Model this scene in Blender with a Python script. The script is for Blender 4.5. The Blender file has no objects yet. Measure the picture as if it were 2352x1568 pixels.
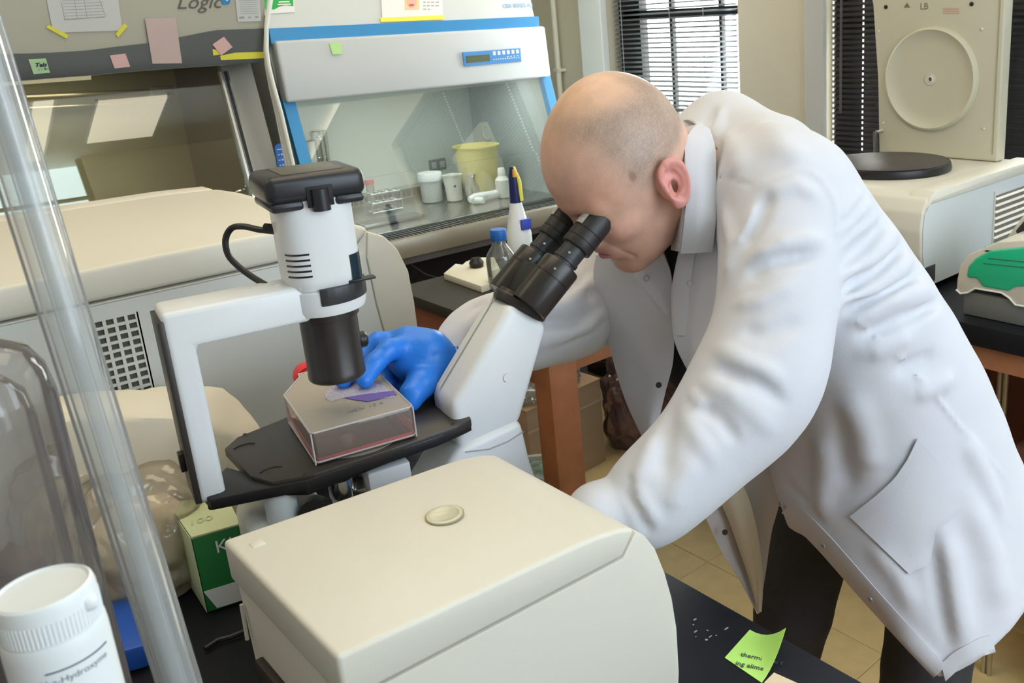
import bpy, bmesh, math, random
import numpy as np
from mathutils import Vector, Matrix
random.seed(7); np.random.seed(7)
S = bpy.context.scene
COL = S.collection
PI = math.pi
# ---------------------------------------------------------------- camera
CAM = np.array([0.0, 0.0, 1.54])
_f = 2087.0; _pp = (1530.0, 646.0)
def _dv(vx, vy):
    v = np.array([vx-_pp[0], -(vy-_pp[1]), _f]); return v/np.linalg.norm(v)
_x = _dv(3800, -80); _y = _dv(-550, 145); _y = _y-_x*(_x@_y); _y /= np.linalg.norm(_y); _z = np.cross(_x, _y)
if _z[1] < 0: _z = -_z
_M = np.array([_x, _y, _z]); CR, CU, CF = _M[:, 0], _M[:, 1], _M[:, 2]
cd = bpy.data.cameras.new('camera'); cam = bpy.data.objects.new('camera', cd); COL.objects.link(cam)
m = Matrix.Identity(4)
for i in range(3):
    m[i][0] = CR[i]; m[i][1] = CU[i]; m[i][2] = -CF[i]; m[i][3] = CAM[i]
cam.matrix_world = m
cd.sensor_fit = 'HORIZONTAL'; cd.sensor_width = 36.0; cd.lens = _f/2352*36
cd.shift_x = -(1530-1176)/2352; cd.shift_y = (646-784)/2352*-1*-1
cd.clip_start = 0.02
cd.dof.use_dof = True; cd.dof.focus_distance = 1.15; cd.dof.aperture_fstop = 18.0
S.camera = cam
# ---------------------------------------------------------------- light
w = bpy.data.worlds.new('World'); S.world = w; w.use_nodes = True
w.node_tree.nodes['Background'].inputs[0].default_value = (1.0, 0.95, 0.87, 1)
w.node_tree.nodes['Background'].inputs[1].default_value = 0.46
def area(name, loc, target, sx, sy, power, col):
    l = bpy.data.lights.new(name, 'AREA'); l.shape = 'RECTANGLE'; l.size = sx; l.size_y = sy
    l.energy = power; l.color = col
    o = bpy.data.objects.new(name, l); COL.objects.link(o); o.location = loc
    o.rotation_euler = (Vector(target)-Vector(loc)).to_track_quat('-Z', 'Y').to_euler(); return o
area('daylight_from_window_behind', (1.25, -1.08, 1.65), (1.0, 1.2, 1.40), 1.8, 1.2, 36, (0.74, 0.86, 1.0))
area('ceiling_light', (0.7, 1.1, 2.75), (0.7, 1.1, 0), 1.2, 1.2, 13, (1.0, 0.84, 0.60))
area('ceiling_light', (1.6, 2.3, 2.75), (1.6, 2.3, 0), 1.2, 0.6, 7, (1.0, 0.84, 0.60))
area('ceiling_light', (-0.6, 2.0, 2.75), (-0.6, 2.0, 0), 1.2, 0.6, 7, (1.0, 0.84, 0.60))
area('daylight_through_blinds', (2.30, 2.45, 1.55), (0.5, 1.6, 1.2), 0.6, 0.7, 5, (0.85, 0.93, 1.0))
S.view_settings.view_transform = 'Standard'; S.view_settings.look = 'None'
S.view_settings.gamma = 1.0; S.view_settings.use_curve_mapping = False
S.view_settings.exposure = 0.0
# ---------------------------------------------------------------- sight-line helpers (where a line of sight meets a real plane)
def ray(x, y): return CF+CR*(x-_pp[0])/_f-CU*(y-_pp[1])/_f
def pz(x, y, z): r = ray(x, y); return CAM+r*(z-CAM[2])/r[2]
def pX(x, y, X): r = ray(x, y); return CAM+r*(X-CAM[0])/r[0]
def pY(x, y, Y): r = ray(x, y); return CAM+r*(Y-CAM[1])/r[1]
def pd(x, y, d): return CAM+ray(x, y)*d
# ---------------------------------------------------------------- materials
MATS = {}
def mat(name, col, rough=0.5, metal=0.0, bump=0.0, bscale=60, var=0.0, vscale=8, trans=0.0, alpha=1.0, ior=1.45, emit=0.0, spec=0.5, coat=0.0, sss=0.0, col2=None):
    if name in MATS: return MATS[name]
    mm = bpy.data.materials.new(name); mm.use_nodes = True; nt = mm.node_tree; b = nt.nodes['Principled BSDF']
    c = (*col, 1)
    b.inputs['Base Color'].default_value = c; b.inputs['Roughness'].default_value = rough
    b.inputs['Metallic'].default_value = metal; b.inputs['IOR'].default_value = ior
    b.inputs['Transmission Weight'].default_value = trans; b.inputs['Alpha'].default_value = alpha
    b.inputs['Specular IOR Level'].default_value = spec; b.inputs['Coat Weight'].default_value = coat
    if emit: b.inputs['Emission Color'].default_value = c; b.inputs['Emission Strength'].default_value = emit
    if sss: b.inputs['Subsurface Weight'].default_value = sss; b.inputs['Subsurface Radius'].default_value = (0.01, 0.004, 0.002); b.inputs['Subsurface Scale'].default_value = 1.0
    if var or bump:
        tc = nt.nodes.new('ShaderNodeTexCoord')
    if var:
        n = nt.nodes.new('ShaderNodeTexNoise'); n.inputs['Scale'].default_value = vscale; n.inputs['Detail'].default_value = 5
        nt.links.new(tc.outputs['Object'], n.inputs['Vector'])
        r = nt.nodes.new('ShaderNodeMapRange'); r.inputs[1].default_value = 0.3; r.inputs[2].default_value = 0.7
        nt.links.new(n.outputs['Fac'], r.inputs[0])
        mx = nt.nodes.new('ShaderNodeMix'); mx.data_type = 'RGBA'
        c2 = col2 if col2 else tuple(v*(1-var) for v in col)
        mx.inputs[6].default_value = (*c2, 1); mx.inputs[7].default_value = c
        nt.links.new(r.outputs[0], mx.inputs[0]); nt.links.new(mx.outputs[2], b.inputs['Base Color'])
    if bump:
        n2 = nt.nodes.new('ShaderNodeTexNoise'); n2.inputs['Scale'].default_value = bscale; n2.inputs['Detail'].default_value = 4
        nt.links.new(tc.outputs['Object'], n2.inputs['Vector'])
        bp = nt.nodes.new('ShaderNodeBump'); bp.inputs['Strength'].default_value = bump; bp.inputs['Distance'].default_value = 0.002
        nt.links.new(n2.outputs['Fac'], bp.inputs['Height']); nt.links.new(bp.outputs[0], b.inputs['Normal'])
    MATS[name] = mm; return mm
def glass(name, tint=(1, 1, 1), refl=0.12, rough=0.02, alpha_t=0.0, body=(0.8, 0.8, 0.8), blend=0.25):
    """thin clear sheet: mostly see-through, with a mirror share; alpha_t adds a little milky body"""
    if name in MATS: return MATS[name]
    mm = bpy.data.materials.new(name); mm.use_nodes = True; nt = mm.node_tree
    nt.nodes.clear(); out = nt.nodes.new('ShaderNodeOutputMaterial')
    t = nt.nodes.new('ShaderNodeBsdfTransparent'); t.inputs[0].default_value = (*tint, 1)
    g = nt.nodes.new('ShaderNodeBsdfGlossy'); g.inputs['Roughness'].default_value = rough
    fr = nt.nodes.new('ShaderNodeLayerWeight'); fr.inputs['Blend'].default_value = blend
    ad = nt.nodes.new('ShaderNodeMath'); ad.operation = 'MULTIPLY_ADD'; ad.inputs[1].default_value = 1.0; ad.inputs[2].default_value = refl; ad.use_clamp = True
    nt.links.new(fr.outputs['Fresnel'], ad.inputs[0])
    mx = nt.nodes.new('ShaderNodeMixShader'); nt.links.new(ad.outputs[0], mx.inputs[0])
    nt.links.new(t.outputs[0], mx.inputs[1]); nt.links.new(g.outputs[0], mx.inputs[2])
    last = mx
    if alpha_t > 0:
        d = nt.nodes.new('ShaderNodeBsdfDiffuse'); d.inputs[0].default_value = (*body, 1)
        m2 = nt.nodes.new('ShaderNodeMixShader'); m2.inputs[0].default_value = alpha_t
        nt.links.new(mx.outputs[0], m2.inputs[1]); nt.links.new(d.outputs[0], m2.inputs[2]); last = m2
    nt.links.new(last.outputs[0], out.inputs[0]); MATS[name] = mm; return mm
CREAM = mat('cream_plastic', (0.68, 0.655, 0.56), 0.42, bump=0.05, bscale=900)
WHITEP = mat('white_plastic', (0.80, 0.82, 0.82), 0.35)
GREYP = mat('grey_plastic', (0.25, 0.26, 0.25), 0.45)
BLACKP = mat('black_plastic', (0.012, 0.012, 0.013), 0.38)
BLACKM = mat('black_anodised', (0.022, 0.018, 0.016), 0.32, spec=0.6)
STEEL = mat('stainless_steel', (0.55, 0.54, 0.50), 0.28, 1.0, bump=0.05, bscale=30)
CHROME = mat('chrome', (0.75, 0.75, 0.76), 0.12, 1.0)
BENCHTOP = mat('black_bench_top', (0.012, 0.013, 0.018), 0.50, var=0.3, vscale=14, bump=0.05, spec=0.25)
WOOD = mat('oiled_wood', (0.44, 0.19, 0.095), 0.45, var=0.35, vscale=12)
BLUEP = mat('blue_paint', (0.055, 0.30, 0.62), 0.4)
PAPER = mat('white_paper', (0.80, 0.80, 0.80), 0.8)
DARK = mat('shade_black', (0.012, 0.010, 0.009), 0.8)
# ---------------------------------------------------------------- object helpers
TM = {}
def prop(o, label=None, cat=None, group=None, kind=None):
    if label: o['label'] = label
    if cat: o['category'] = cat
    if group: o['group'] = group
    if kind: o['kind'] = kind
    return o
def thing(name, label, cat, loc=(0, 0, 0), rz=0.0, group=None):
    o = bpy.data.objects.new(name, None); COL.objects.link(o); o.empty_display_size = 0.05
    o.location = loc; o.rotation_euler = (0, 0, rz)
    TM[o.name] = Matrix.Translation(Vector(loc)) @ Matrix.Rotation(rz, 4, 'Z')
    return prop(o, label, cat, group)
def V(*a): return Vector(a if len(a) > 1 else a[0])
class MB:
    """collects shapes in one bmesh; build() links them as ONE mesh object"""
    def __init__(s): s.b = bmesh.new()
    def merge(s, t, mx=None):
        if mx is not None: t.transform(mx)
        me = bpy.data.meshes.new('t'); t.to_mesh(me); t.free(); s.b.from_mesh(me); bpy.data.meshes.remove(me); return s
    def box(s, lo, hi, bev=0.0, seg=2, mx=None):
        t = bmesh.new(); bmesh.ops.create_cube(t, size=1)
        lo = Vector(lo); hi = Vector(hi); c = (lo+hi)/2; d = hi-lo
        for v in t.verts: v.co = Vector((v.co.x*d.x, v.co.y*d.y, v.co.z*d.z))+c
        if bev: bmesh.ops.bevel(t, geom=t.edges[:], offset=min(bev, min(abs(x) for x in d)*0.49), segments=seg, profile=0.5, affect='EDGES')
        return s.merge(t, mx)
    def prism(s, poly, ext, bev=0.0, seg=2, mx=None):
        """poly: 3-d points of a planar outline, ext: extrusion vector"""
        t = bmesh.new(); ext = Vector(ext)
        a = [t.verts.new(Vector(p)) for p in poly]; b = [t.verts.new(Vector(p)+ext) for p in poly]
        t.faces.new(a); t.faces.new(b[::-1]); n = len(poly)
        for i in range(n): t.faces.new((a[i], b[i], b[(i+1) % n], a[(i+1) % n]))
        bmesh.ops.recalc_face_normals(t, faces=t.faces[:])
        if bev: bmesh.ops.bevel(t, geom=t.edges[:], offset=bev, segments=seg, profile=0.5, affect='EDGES')
        return s.merge(t, mx)
    def tube(s, pts, r, seg=12, cap=True):
        P = [Vector(p) for p in pts]; n = len(P); R = r if isinstance(r, (list, tuple)) else [r]*n
        t = bmesh.new(); rings = []; up = None
        for i in range(n):
            d = (P[min(i+1, n-1)]-P[max(i-1, 0)]).normalized()
            if up is None: up = d.orthogonal().normalized()
            up = (up-d*up.dot(d)).normalized(); q = d.cross(up)
            rings.append([t.verts.new(P[i]+(up*math.cos(2*PI*k/seg)+q*math.sin(2*PI*k/seg))*R[i]) for k in range(seg)])
        for i in range(n-1):
            for k in range(seg): t.faces.new((rings[i][k], rings[i][(k+1) % seg], rings[i+1][(k+1) % seg], rings[i+1][k]))
        if cap: t.faces.new(rings[0][::-1]); t.faces.new(rings[-1])
        return s.merge(t)
    def lathe(s, prof, base=(0, 0, 0), axis=(0, 0, 1), seg=32, ky=1.0, sq=2.0):
        """prof: list of (radius, height) along axis; sq>2 gives a rounded square"""
        t = bmesh.new(); rings = []
        q = Vector((0, 0, 1)).rotation_difference(Vector(axis).normalized()).to_matrix().to_4x4()
        for r, h in prof:
            ring = []
            for k in range(seg):
                a = 2*PI*k/seg; c, d = math.cos(a), math.sin(a)
                e = (abs(c)**sq+abs(d)**sq)**(-1/sq)
                ring.append(t.verts.new((r*c*e, r*d*e*ky, h)))
            rings.append(ring)
        for i in range(len(prof)-1):
            for k in range(seg): t.faces.new((rings[i][k], rings[i][(k+1) % seg], rings[i+1][(k+1) % seg], rings[i+1][k]))
        if prof[0][0] > 1e-5: t.faces.new(rings[0][::-1])
        if prof[-1][0] > 1e-5: t.faces.new(rings[-1])
        bmesh.ops.remove_doubles(t, verts=t.verts[:], dist=1e-6)
        return s.merge(t, Matrix.Translation(Vector(base)) @ q)
    def grid(s, P, thick=0.0, closed=False):
        """P[i][j] 3-d points -> sheet (with thickness if given)"""
        t = bmesh.new(); n = len(P); k = len(P[0]); vs = [[t.verts.new(Vector(p)) for p in row] for row in P]
        for i in range(n-1):
            for j in range(k-1): t.faces.new((vs[i][j], vs[i+1][j], vs[i+1][j+1], vs[i][j+1]))
        if thick:
            t.normal_update()
            off = {v: v.co+v.normal*thick for row in vs for v in row}
            w2 = [[t.verts.new(off[v]) for v in row] for row in vs]
            for i in range(n-1):
                for j in range(k-1): t.faces.new((w2[i][j], w2[i][j+1], w2[i+1][j+1], w2[i+1][j]))
            def side(a, b, c, d): t.faces.new((a, b, c, d))
            for i in range(n-1):
                side(vs[i][0], w2[i][0], w2[i+1][0], vs[i+1][0]); side(vs[i][-1], vs[i+1][-1], w2[i+1][-1], w2[i][-1])
            for j in range(k-1):
                side(vs[0][j], vs[0][j+1], w2[0][j+1], w2[0][j]); side(vs[-1][j], w2[-1][j], w2[-1][j+1], vs[-1][j+1])
        return s.merge(t)
    def build(s, name, m, parent=None, world=True, smooth=True, label=None, angle=0.6):
        me = bpy.data.meshes.new(name); s.b.normal_update()
        if parent is not None and world: s.b.transform(WM(parent).inverted())
        s.b.to_mesh(me); s.b.free()
        return link_mesh(name, me, m, parent, smooth, label, angle)
def WM(p):
    while p.name not in TM: p = p.parent
    return TM[p.name]
def link_mesh(name, me, m, parent=None, smooth=True, label=None, angle=0.6):
    o = bpy.data.objects.new(name, me); COL.objects.link(o); me.materials.append(m)
    if smooth and len(me.polygons):
        me.polygons.foreach_set('use_smooth', [True]*len(me.polygons))
        if angle: me.set_sharp_from_angle(angle=angle)
    if parent: o.parent = parent
    if label: o['label'] = label
    return o
def single(o, label, cat, group=None): return prop(o, label, cat, group)
def struct(name, mb, m, smooth=False):
    o = mb.build(name, m, None, smooth=smooth); o['kind'] = 'structure'; return o
def textmesh(name, s, size, m, parent, origin, ux, uy, off=0.0, align='LEFT', shear=0.0, ext=0.0002, bold=0.0):
    """flat lettering in the plane (ux, uy) at origin (world)"""
    cu = bpy.data.curves.new(name, 'FONT'); cu.body = s; cu.size = size; cu.align_x = align; cu.extrude = ext; cu.shear = shear
    cu.resolution_u = 2; cu.offset = bold
    t = bpy.data.objects.new('t', cu); COL.objects.link(t)
    me = bpy.data.meshes.new_from_object(t.evaluated_get(bpy.context.evaluated_depsgraph_get())); bpy.data.objects.remove(t)
    ux = Vector(ux).normalized(); uz = ux.cross(Vector(uy)).normalized(); uy = uz.cross(ux)
    mx = Matrix(((ux.x, uy.x, uz.x, origin[0]+uz.x*off), (ux.y, uy.y, uz.y, origin[1]+uz.y*off), (ux.z, uy.z, uz.z, origin[2]+uz.z*off), (0, 0, 0, 1)))
    if parent is not None: mx = WM(parent).inverted() @ mx
    me.transform(mx); me.name = name
    return link_mesh(name, me, m, parent, smooth=False)
def sheet(name, pts, m, label, cat, group=None, thick=0.0008, nrm=None, parent=None, bev=0):
    """thin flat thing from its corners; thickness goes along nrm"""
    P = [Vector(p) for p in pts]; n = Vector(nrm) if nrm is not None else (P[1]-P[0]).cross(P[2]-P[0]).normalized()
    b = MB().prism(P, n*thick); o = b.build(name, m, parent, smooth=False)
    if parent is None: prop(o, label, cat, group)
    return o
INK = mat('dark_ink', (0.05, 0.06, 0.09), 0.6)
# ================================================================ SETTING
FLOORM = mat('floor_grout', (0.50, 0.38, 0.18), 0.6)
struct('floor', MB().box((-1.6, -2.2, -0.06), (2.5, 3.5, -0.003)), FLOORM)
floor = bpy.data.objects['floor']
TILE = mat('vinyl_tile', (0.80, 0.62, 0.30), 0.38, var=0.14, vscale=16, bump=0.04, bscale=40)
TL = 0.3
tb = MB().box((0.0012, 0.0012, -0.004), (TL-0.0012, TL-0.0012, 0.0), 0.0008, 1); tm = bpy.data.meshes.new('tile'); tb.b.to_mesh(tm); tb.b.free(); tm.materials.append(TILE)
for i in range(-1, 8):
    for j in range(-1, 11):
        o = bpy.data.objects.new('tile', tm); COL.objects.link(o); o.parent = floor; o.location = (0.155+i*TL, 0.14+j*TL, 0)
WALLM = mat('beige_wall', (0.66, 0.61, 0.47), 0.7, var=0.04, vscale=5, bump=0.05, bscale=120)
WALLW = mat('white_reveal', (0.80, 0.83, 0.80), 0.6)
# right wall with two openings
WX = 2.40
def wr(y0, y1, z0, z1, mb, x0=WX, x1=WX+0.12): mb.box((x0, y0, z0), (x1, y1, z1))
b = MB(); wr(2.80, 3.4, 0, 2.75, b); wr(1.765, 2.125, 0, 2.75, b); wr(2.125, 2.80, 0, 0.98, b); wr(2.125, 2.80, 2.2, 2.75, b)
wr(-2.2, 1.765, 0, 1.0, b); wr(-2.2, 1.765, 2.2, 2.75, b); wr(-2.2, 0.2, 1.0, 2.2, b)
struct('wall_right', b, WALLM)
struct('wall_back', MB().box((-1.6, 3.4, 0), (2.52, 3.5, 2.75)), WALLM)
struct('ceiling', MB().box((-1.6, -2.2, 2.8), (2.52, 3.5, 2.86)), mat('ceiling_white', (0.75, 0.74, 0.70), 0.8))
b = MB(); RY = -1.15
b.box((-1.6, RY-0.1, 0), (2.4, RY, 0.95)); b.box((-1.6, RY-0.1, 0.95), (-0.35, RY, 2.8)); b.box((1.265, RY-0.1, 0.95), (2.4, RY, 2.8))
struct('wall_behind', b, WALLM)
for k, (x0, x1) in enumerate(((-0.35, 1.265),)):
    b = MB(); b.box((x0, RY-0.06, 0.95), (x0+0.03, RY-0.03, 2.8)); b.box((x1-0.03, RY-0.06, 0.95), (x1, RY-0.03, 2.8)); b.box((x0, RY-0.06, 2.545), (x1, RY-0.03, 2.56)); b.box((x0, RY-0.06, 0.95), (x1, RY-0.03, 0.98))
    o = b.build('window_%d' % (3+k), mat('dark_window_frame', (0.015, 0.015, 0.017), 0.5), None, smooth=False); o['kind'] = 'structure'
    o = MB().box((x0, RY-0.16, 2.42), (x1, RY-0.14, 2.8)).build('sky_beyond_window_%d' % (3+k), mat('sky_blue_glow', (0.72, 0.93, 1.0), 0.5, emit=4.5), None, smooth=False); o['kind'] = 'structure'
struct('baseboard_right', MB().box((WX-0.012, -2.2, 0), (WX, 3.4, 0.1), 0.002), mat('dark_vinyl', (0.05, 0.04, 0.035), 0.6))
struct('baseboard_back', MB().box((-1.6, 3.388, 0), (WX-0.012, 3.4, 0.1), 0.002), MATS['dark_vinyl'])
struct('trim_1', MB().box((WX-0.035, 2.80, 1.0), (WX+0.0, 2.935, 2.75), 0.004), WALLW)
struct('trim_2', MB().box((WX-0.02, 1.757, 1.0), (WX+0.0, 1.83, 2.75), 0.004), mat('grey_reveal', (0.55, 0.56, 0.53), 0.6))
# ---- windows: frame, pane, then blinds hanging in front
WF = mat('dark_window_frame', (0.015, 0.015, 0.017), 0.5)
SKYM = mat('sky_glow', (1.0, 1.0, 1.0), 0.5, emit=11.0)
PANE = glass('window_glass', (0.97, 1, 1), 0.04)
def window(n, y0, y1, z0, z1, bars=(), zb=None):
    b = MB(); t = 0.03
    b.box((WX+0.06, y0, z0), (WX+0.10, y0+t, z1)); b.box((WX+0.06, y1-(0.12 if n == 1 else t), z0), (WX+0.10, y1, z1))
    b.box((WX+0.06, y0+t, z0), (WX+0.10, y1-t, z0+t)); b.box((WX+0.06, y0+t, z1-t), (WX+0.10, y1-t, z1))
    if zb: b.box((WX+0.06, y0+t, zb), (WX+0.10, y1-t, zb+0.03))
    for y in bars: b.box((WX+0.07, y-0.007, z0+t), (WX+0.09, y+0.007, z1-t))
    o = b.build('window_%d' % n, WF, None, smooth=False); o['kind'] = 'structure'
    p = MB().box((WX+0.076, y0+t, z0+t), (WX+0.080, y1-t, z1-t)).build('pane', PANE, None, smooth=False); p.parent = o
    if n == 1: g = MB().box((WX+0.8, -1.5, -0.5), (WX+0.81, 6.0, 4.5)).build('sky_beyond_window_%d' % n, SKYM, None, smooth=False); g['kind'] = 'structure'
window(1, 2.125, 2.80, 0.98, 2.2, (2.27, 2.52), 1.535)
window(2, 0.2, 1.765, 1.0, 2.2, (0.7, 1.2), 1.5)
GREYBL = mat('grey_blind_slat', (0.16, 0.185, 0.20), 0.45)
BLKBL = mat('black_blind_slat', (0.010, 0.009, 0.011), 0.4)
CORD = mat('white_cord', (0.85, 0.87, 0.9), 0.6)
GREYCORD = mat('grey_cord', (0.35, 0.38, 0.38), 0.6)  # plain grey of the ladder cords
def blinds(label, y0, y1, ztop, zbot, m, tilt, pitch, group=None, cords=(), wand=None, cm=None):
    x = WX+0.028
    t = thing('window_blinds', label, 'blinds', (x, (y0+y1)/2, zbot), 0)
    MB().box((x-0.015, y0, ztop-0.03), (x+0.015, y1, ztop)).build('head_rail', m, t, smooth=False)
    MB().box((x-0.012, y0, zbot), (x+0.012, y1, zbot+0.012), 0.003).build('bottom_rail', m, t)
    c, s = math.cos(tilt), math.sin(tilt); w = 0.61*pitch; first = None
    z = zbot+0.022; n = 0
    while z < ztop-0.035:
        if first is None:
            bb = MB(); P = []
            for q in (-1, -0.4, 0.4, 1):
                u = q*w; h = 0.0016*(1-q*q)
                P.append([Vector((u*c-h*s, y0-(y0+y1)/2, u*s+h*c)), Vector((u*c-h*s, y1-(y0+y1)/2, u*s+h*c))])
            bb.grid(P, 0.0005); me = bpy.data.meshes.new('slat'); bb.b.to_mesh(me); bb.b.free(); me.materials.append(m); first = me
        o = bpy.data.objects.new('slat', first); COL.objects.link(o); o.parent = t; o.location = (0, 0, z-zbot); z += pitch; n += 1
    for y in cords: MB().tube([(x-0.014, y, zbot), (x-0.014, y, ztop-0.02)], 0.0016, 6).build('ladder_cord', cm or CORD, t)
    if wand: MB().tube([(x-0.03, wand, ztop-0.03), (x-0.03, wand+0.004, zbot+0.2)], 0.004, 8).build('tilt_wand', mat('wand', (0.10, 0.095, 0.10), 0.4), t)
    return t
blinds('open grey venetian blinds bright with daylight behind the bald man', 2.15, 2.785, 2.19, 1.195, GREYBL, 0.30, 0.0176, cords=(2.30, 2.47, 2.735), cm=GREYCORD)
bl = blinds('closed black venetian blinds behind the open centrifuge lid', 0.25, 1.745, 2.19, 1.02, BLKBL, 0.98, 0.0165, wand=1.70)
# glowing dots stand in for daylight leaking past the cords through closed slats
for yy, tilt in ((1.632, 0.0), (1.052, -0.03), (1.742, 0)):
    d = MB(); z = 1.04
    while z < 2.1:
        d.box((WX+0.0115, yy-0.0022+tilt*(z-1.1), z), (WX+0.0135, yy+0.0022+tilt*(z-1.1), z+0.008)); z += 0.0165
    d.build('daylight_dots', mat('daylight_leak', (1, 1, 1), 0.5, emit=0.9), bl, smooth=False)
for k, (a0, a1) in enumerate((((1.27, -0.93), (1.62, -0.40)), ((0.965, -1.10), (1.055, 0.05)))):
    t = thing('ceiling_lamp', ('square ceiling light panel behind the camera', 'narrow ceiling light strip behind the camera')[k], 'lamp', (a0[0], a0[1], 2.78))
    MB().box((a0[0], a0[1], 2.785), (a1[0], a1[1], 2.80)).build('diffuser', mat('lamp_diffuser', (1.0, 0.93, 0.76), 0.5, emit=2.6), t, smooth=False)
    for xx in (a0[0]-0.015, a1[0]): MB().box((xx, a0[1]-0.015, 2.79), (xx+0.015, a1[1]+0.015, 2.80)).build('lamp_frame', WHITEP, t, smooth=False)
# pipe in the corner
p = thing('wall_pipe', 'thin cream pipe running up the wall beside the blue trimmed cabinet', 'pipe', (WX-0.03, 3.1, 0))
MB().tube([(WX-0.03, 3.1, 0.0), (WX-0.03, 3.1, 2.79)], 0.012, 12).build('pipe', mat('cream_paint', (0.72, 0.68, 0.55), 0.5), p)
for z in (0.6, 1.34, 2.2): MB().box((WX-0.046, 3.083, z), (WX, 3.117, z+0.014), 0.003).build('clamp', MATS['cream_paint'], p)

# ================================================================ FRONT BENCH
t = thing('lab_bench', 'long black topped lab bench under the microscope and centrifuges', 'bench', (0.0, 0.6, 0))
MB().box((-0.9, -0.25, 0.868), (0.64, 2.0, 0.90), 0.003).build('bench_top', BENCHTOP, t)
CAB = mat('wood_cabinet', (0.40, 0.20, 0.10), 0.5, var=0.25)
MB().box((-0.85, -0.2, 0.08), (0.56, 1.95, 0.868)).build('bench_body', CAB, t, smooth=False)
for k in range(3): 
    y = 0.0+k*0.62
    d = MB().box((0.56, y, 0.12), (0.578, y+0.58, 0.66), 0.003).build('door', CAB, t)
    d2 = MB().box((0.56, y, 0.68), (0.578, y+0.58, 0.85), 0.003).build('drawer', CAB, t)
    h = MB().tube([(0.578, y+0.24, 0.76), (0.60, y+0.24, 0.76), (0.60, y+0.34, 0.76), (0.578, y+0.34, 0.76)], 0.004, 8).build('handle', STEEL, None); h.parent = d2
    h.matrix_local = WM(t).inverted()
# notes and bits on the bench
def onb(pts, z=0.9): return [pz(x, y, z) for x, y in pts]
NG = mat('lime_note', (0.50, 0.87, 0.20), 0.8)
q = onb([(1652, 1530), (1702, 1474), (1748, 1468), (1808, 1506), (1790, 1522), (1750, 1580)])
def curled(name, c, u, v, su, sv, m, label, cat, lift=0.008, group=None, nrm=(0, 0, 1), base=0.0006, parent=None):
    c = Vector(c); u = Vector(u).normalized(); v = Vector(v).normalized(); n = Vector(nrm).normalized(); P = []
    for i in range(7):
        row = []
        for j in range(7):
            a, b2 = i/6-0.5, j/6-0.5
            row.append(c+u*a*su+v*b2*sv+n*(base+lift*max(0, (a+b2))**2))
        P.append(row)
    o = MB().grid(P, 0.0003).build(name, m, parent)
    if parent is None: prop(o, label, cat, group)
    return o
a, b_, d_ = Vector(q[0]), Vector(q[1]), Vector(q[3])
sn = curled('sticky_note', (a+d_)/2+Vector((0.008, 0.004, 0)), q[1]-q[0], (q[3]-q[2]), 0.052, 0.052, NG, 'lime green sticky note with writing on black bench corner', 'note', 0.03)
for k, (s_, x, y) in enumerate((('thermal 1 u t', 1700, 1508), ('ing aliment', 1688, 1528))):
    o = pz(x, y, 0.9); textmesh('writing', s_, 0.0085, INK, None, o, (0.45, -1, 0), (0.9, 0.5, 0), off=0.0015).parent = sn
for ch in list(sn.children): ch.matrix_parent_inverse = Matrix.Identity(4)
sheet('paper_slip', onb([(1755, 1568), (1778, 1545), (1838, 1572), (1815, 1610)]), mat('tan_paper', (0.75, 0.62, 0.44), 0.8), 'tan paper slip at the bench edge below the lime note', 'paper', nrm=(0, 0, 1), thick=0.0006)
MB().prism(onb([(1492, 1560), (1519, 1545), (1545, 1575), (1500, 1610)], 0.9), (0, 0, 0.012), 0.001).build('red_marker_cap', mat('red_plastic', (0.75, 0.04, 0.07), 0.35), None)
single(bpy.data.objects['red_marker_cap'], 'red plastic cap on black bench beside the small centrifuge', 'cap')
b = MB(); base = pz(1610, 1450, 0.9)
for k in range(9):
    o = Vector(base)+Vector((random.uniform(-.012, .02), random.uniform(-.02, .02), 0.0003)); b.box(o, o+Vector((random.uniform(.001, .006), random.uniform(.001, .003), 0.0003)))
o = b.build('chalk_residue', mat('white_residue', (0.35, 0.36, 0.38), 0.9), None, smooth=False); prop(o, 'faint white residue smear on the black bench top', 'residue', kind='stuff')

# ================================================================ CENTRIFUGE with rounded front (profile swept along Y)
def rounded_profile(x0, x1, z0, z1, rr, slope=0.0, n=12):
    """outline in X/Z, rounded upper +X corner (elliptic), straight elsewhere"""
    P = [(x0, z0), (x0, z1-slope)]
    rx, rz = rr
    for k in range(n+1):
        a = PI/2*(1-k/n); P.append((x1-rx+rx*math.cos(a)**1.0, z1-rz+rz*math.sin(a)))
    P.append((x1, z0)); return P
def inset_line(b, pts, r, seg=6): b.tube(pts, r, seg)
# --- small one in front
y0, y1 = 0.533, 0.742
t = thing('microcentrifuge', 'small cream centrifuge with closed lid in front of the microscope', 'centrifuge', (0.33, 0.64, 0.9))
prof = [(0.190, 0.90), (0.187, 1.1040), (0.4345, 1.0940), (0.4515, 1.1125), (0.462, 1.103), (0.473, 1.085), (0.483, 1.055), (0.490, 1.025), (0.494, 0.99), (0.494, 0.94), (0.489, 0.90)]
MB().prism([(x, y0, z) for x, z in prof], (0, y1-y0, 0), 0.0022, 2).build('housing', CREAM, t)
lp = [(0.183, 1.1062), (0.183, 1.1435), (0.25, 1.139), (0.333, 1.134), (0.385, 1.131), (0.41, 1.1285), (0.43, 1.1245), (0.443, 1.120), (0.4495, 1.1155), (0.4335, 1.0962)]
MB().prism([(x, y0-0.002, z) for x, z in lp], (0, y1-y0+0.004, 0), 0.004, 3).build('lid', CREAM, t)
b = MB(); c = pz(1021, 1180, 1.1365)
b.lathe([(0.0155, 0), (0.0155, 0.0012), (0.0125, 0.0014), (0.011, 0.0004), (0.0, 0.0002)], (c[0], c[1], 1.1352), seg=40)
b.build('lid_window', mat('window_disc', (0.60, 0.57, 0.42), 0.2), t)
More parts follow.
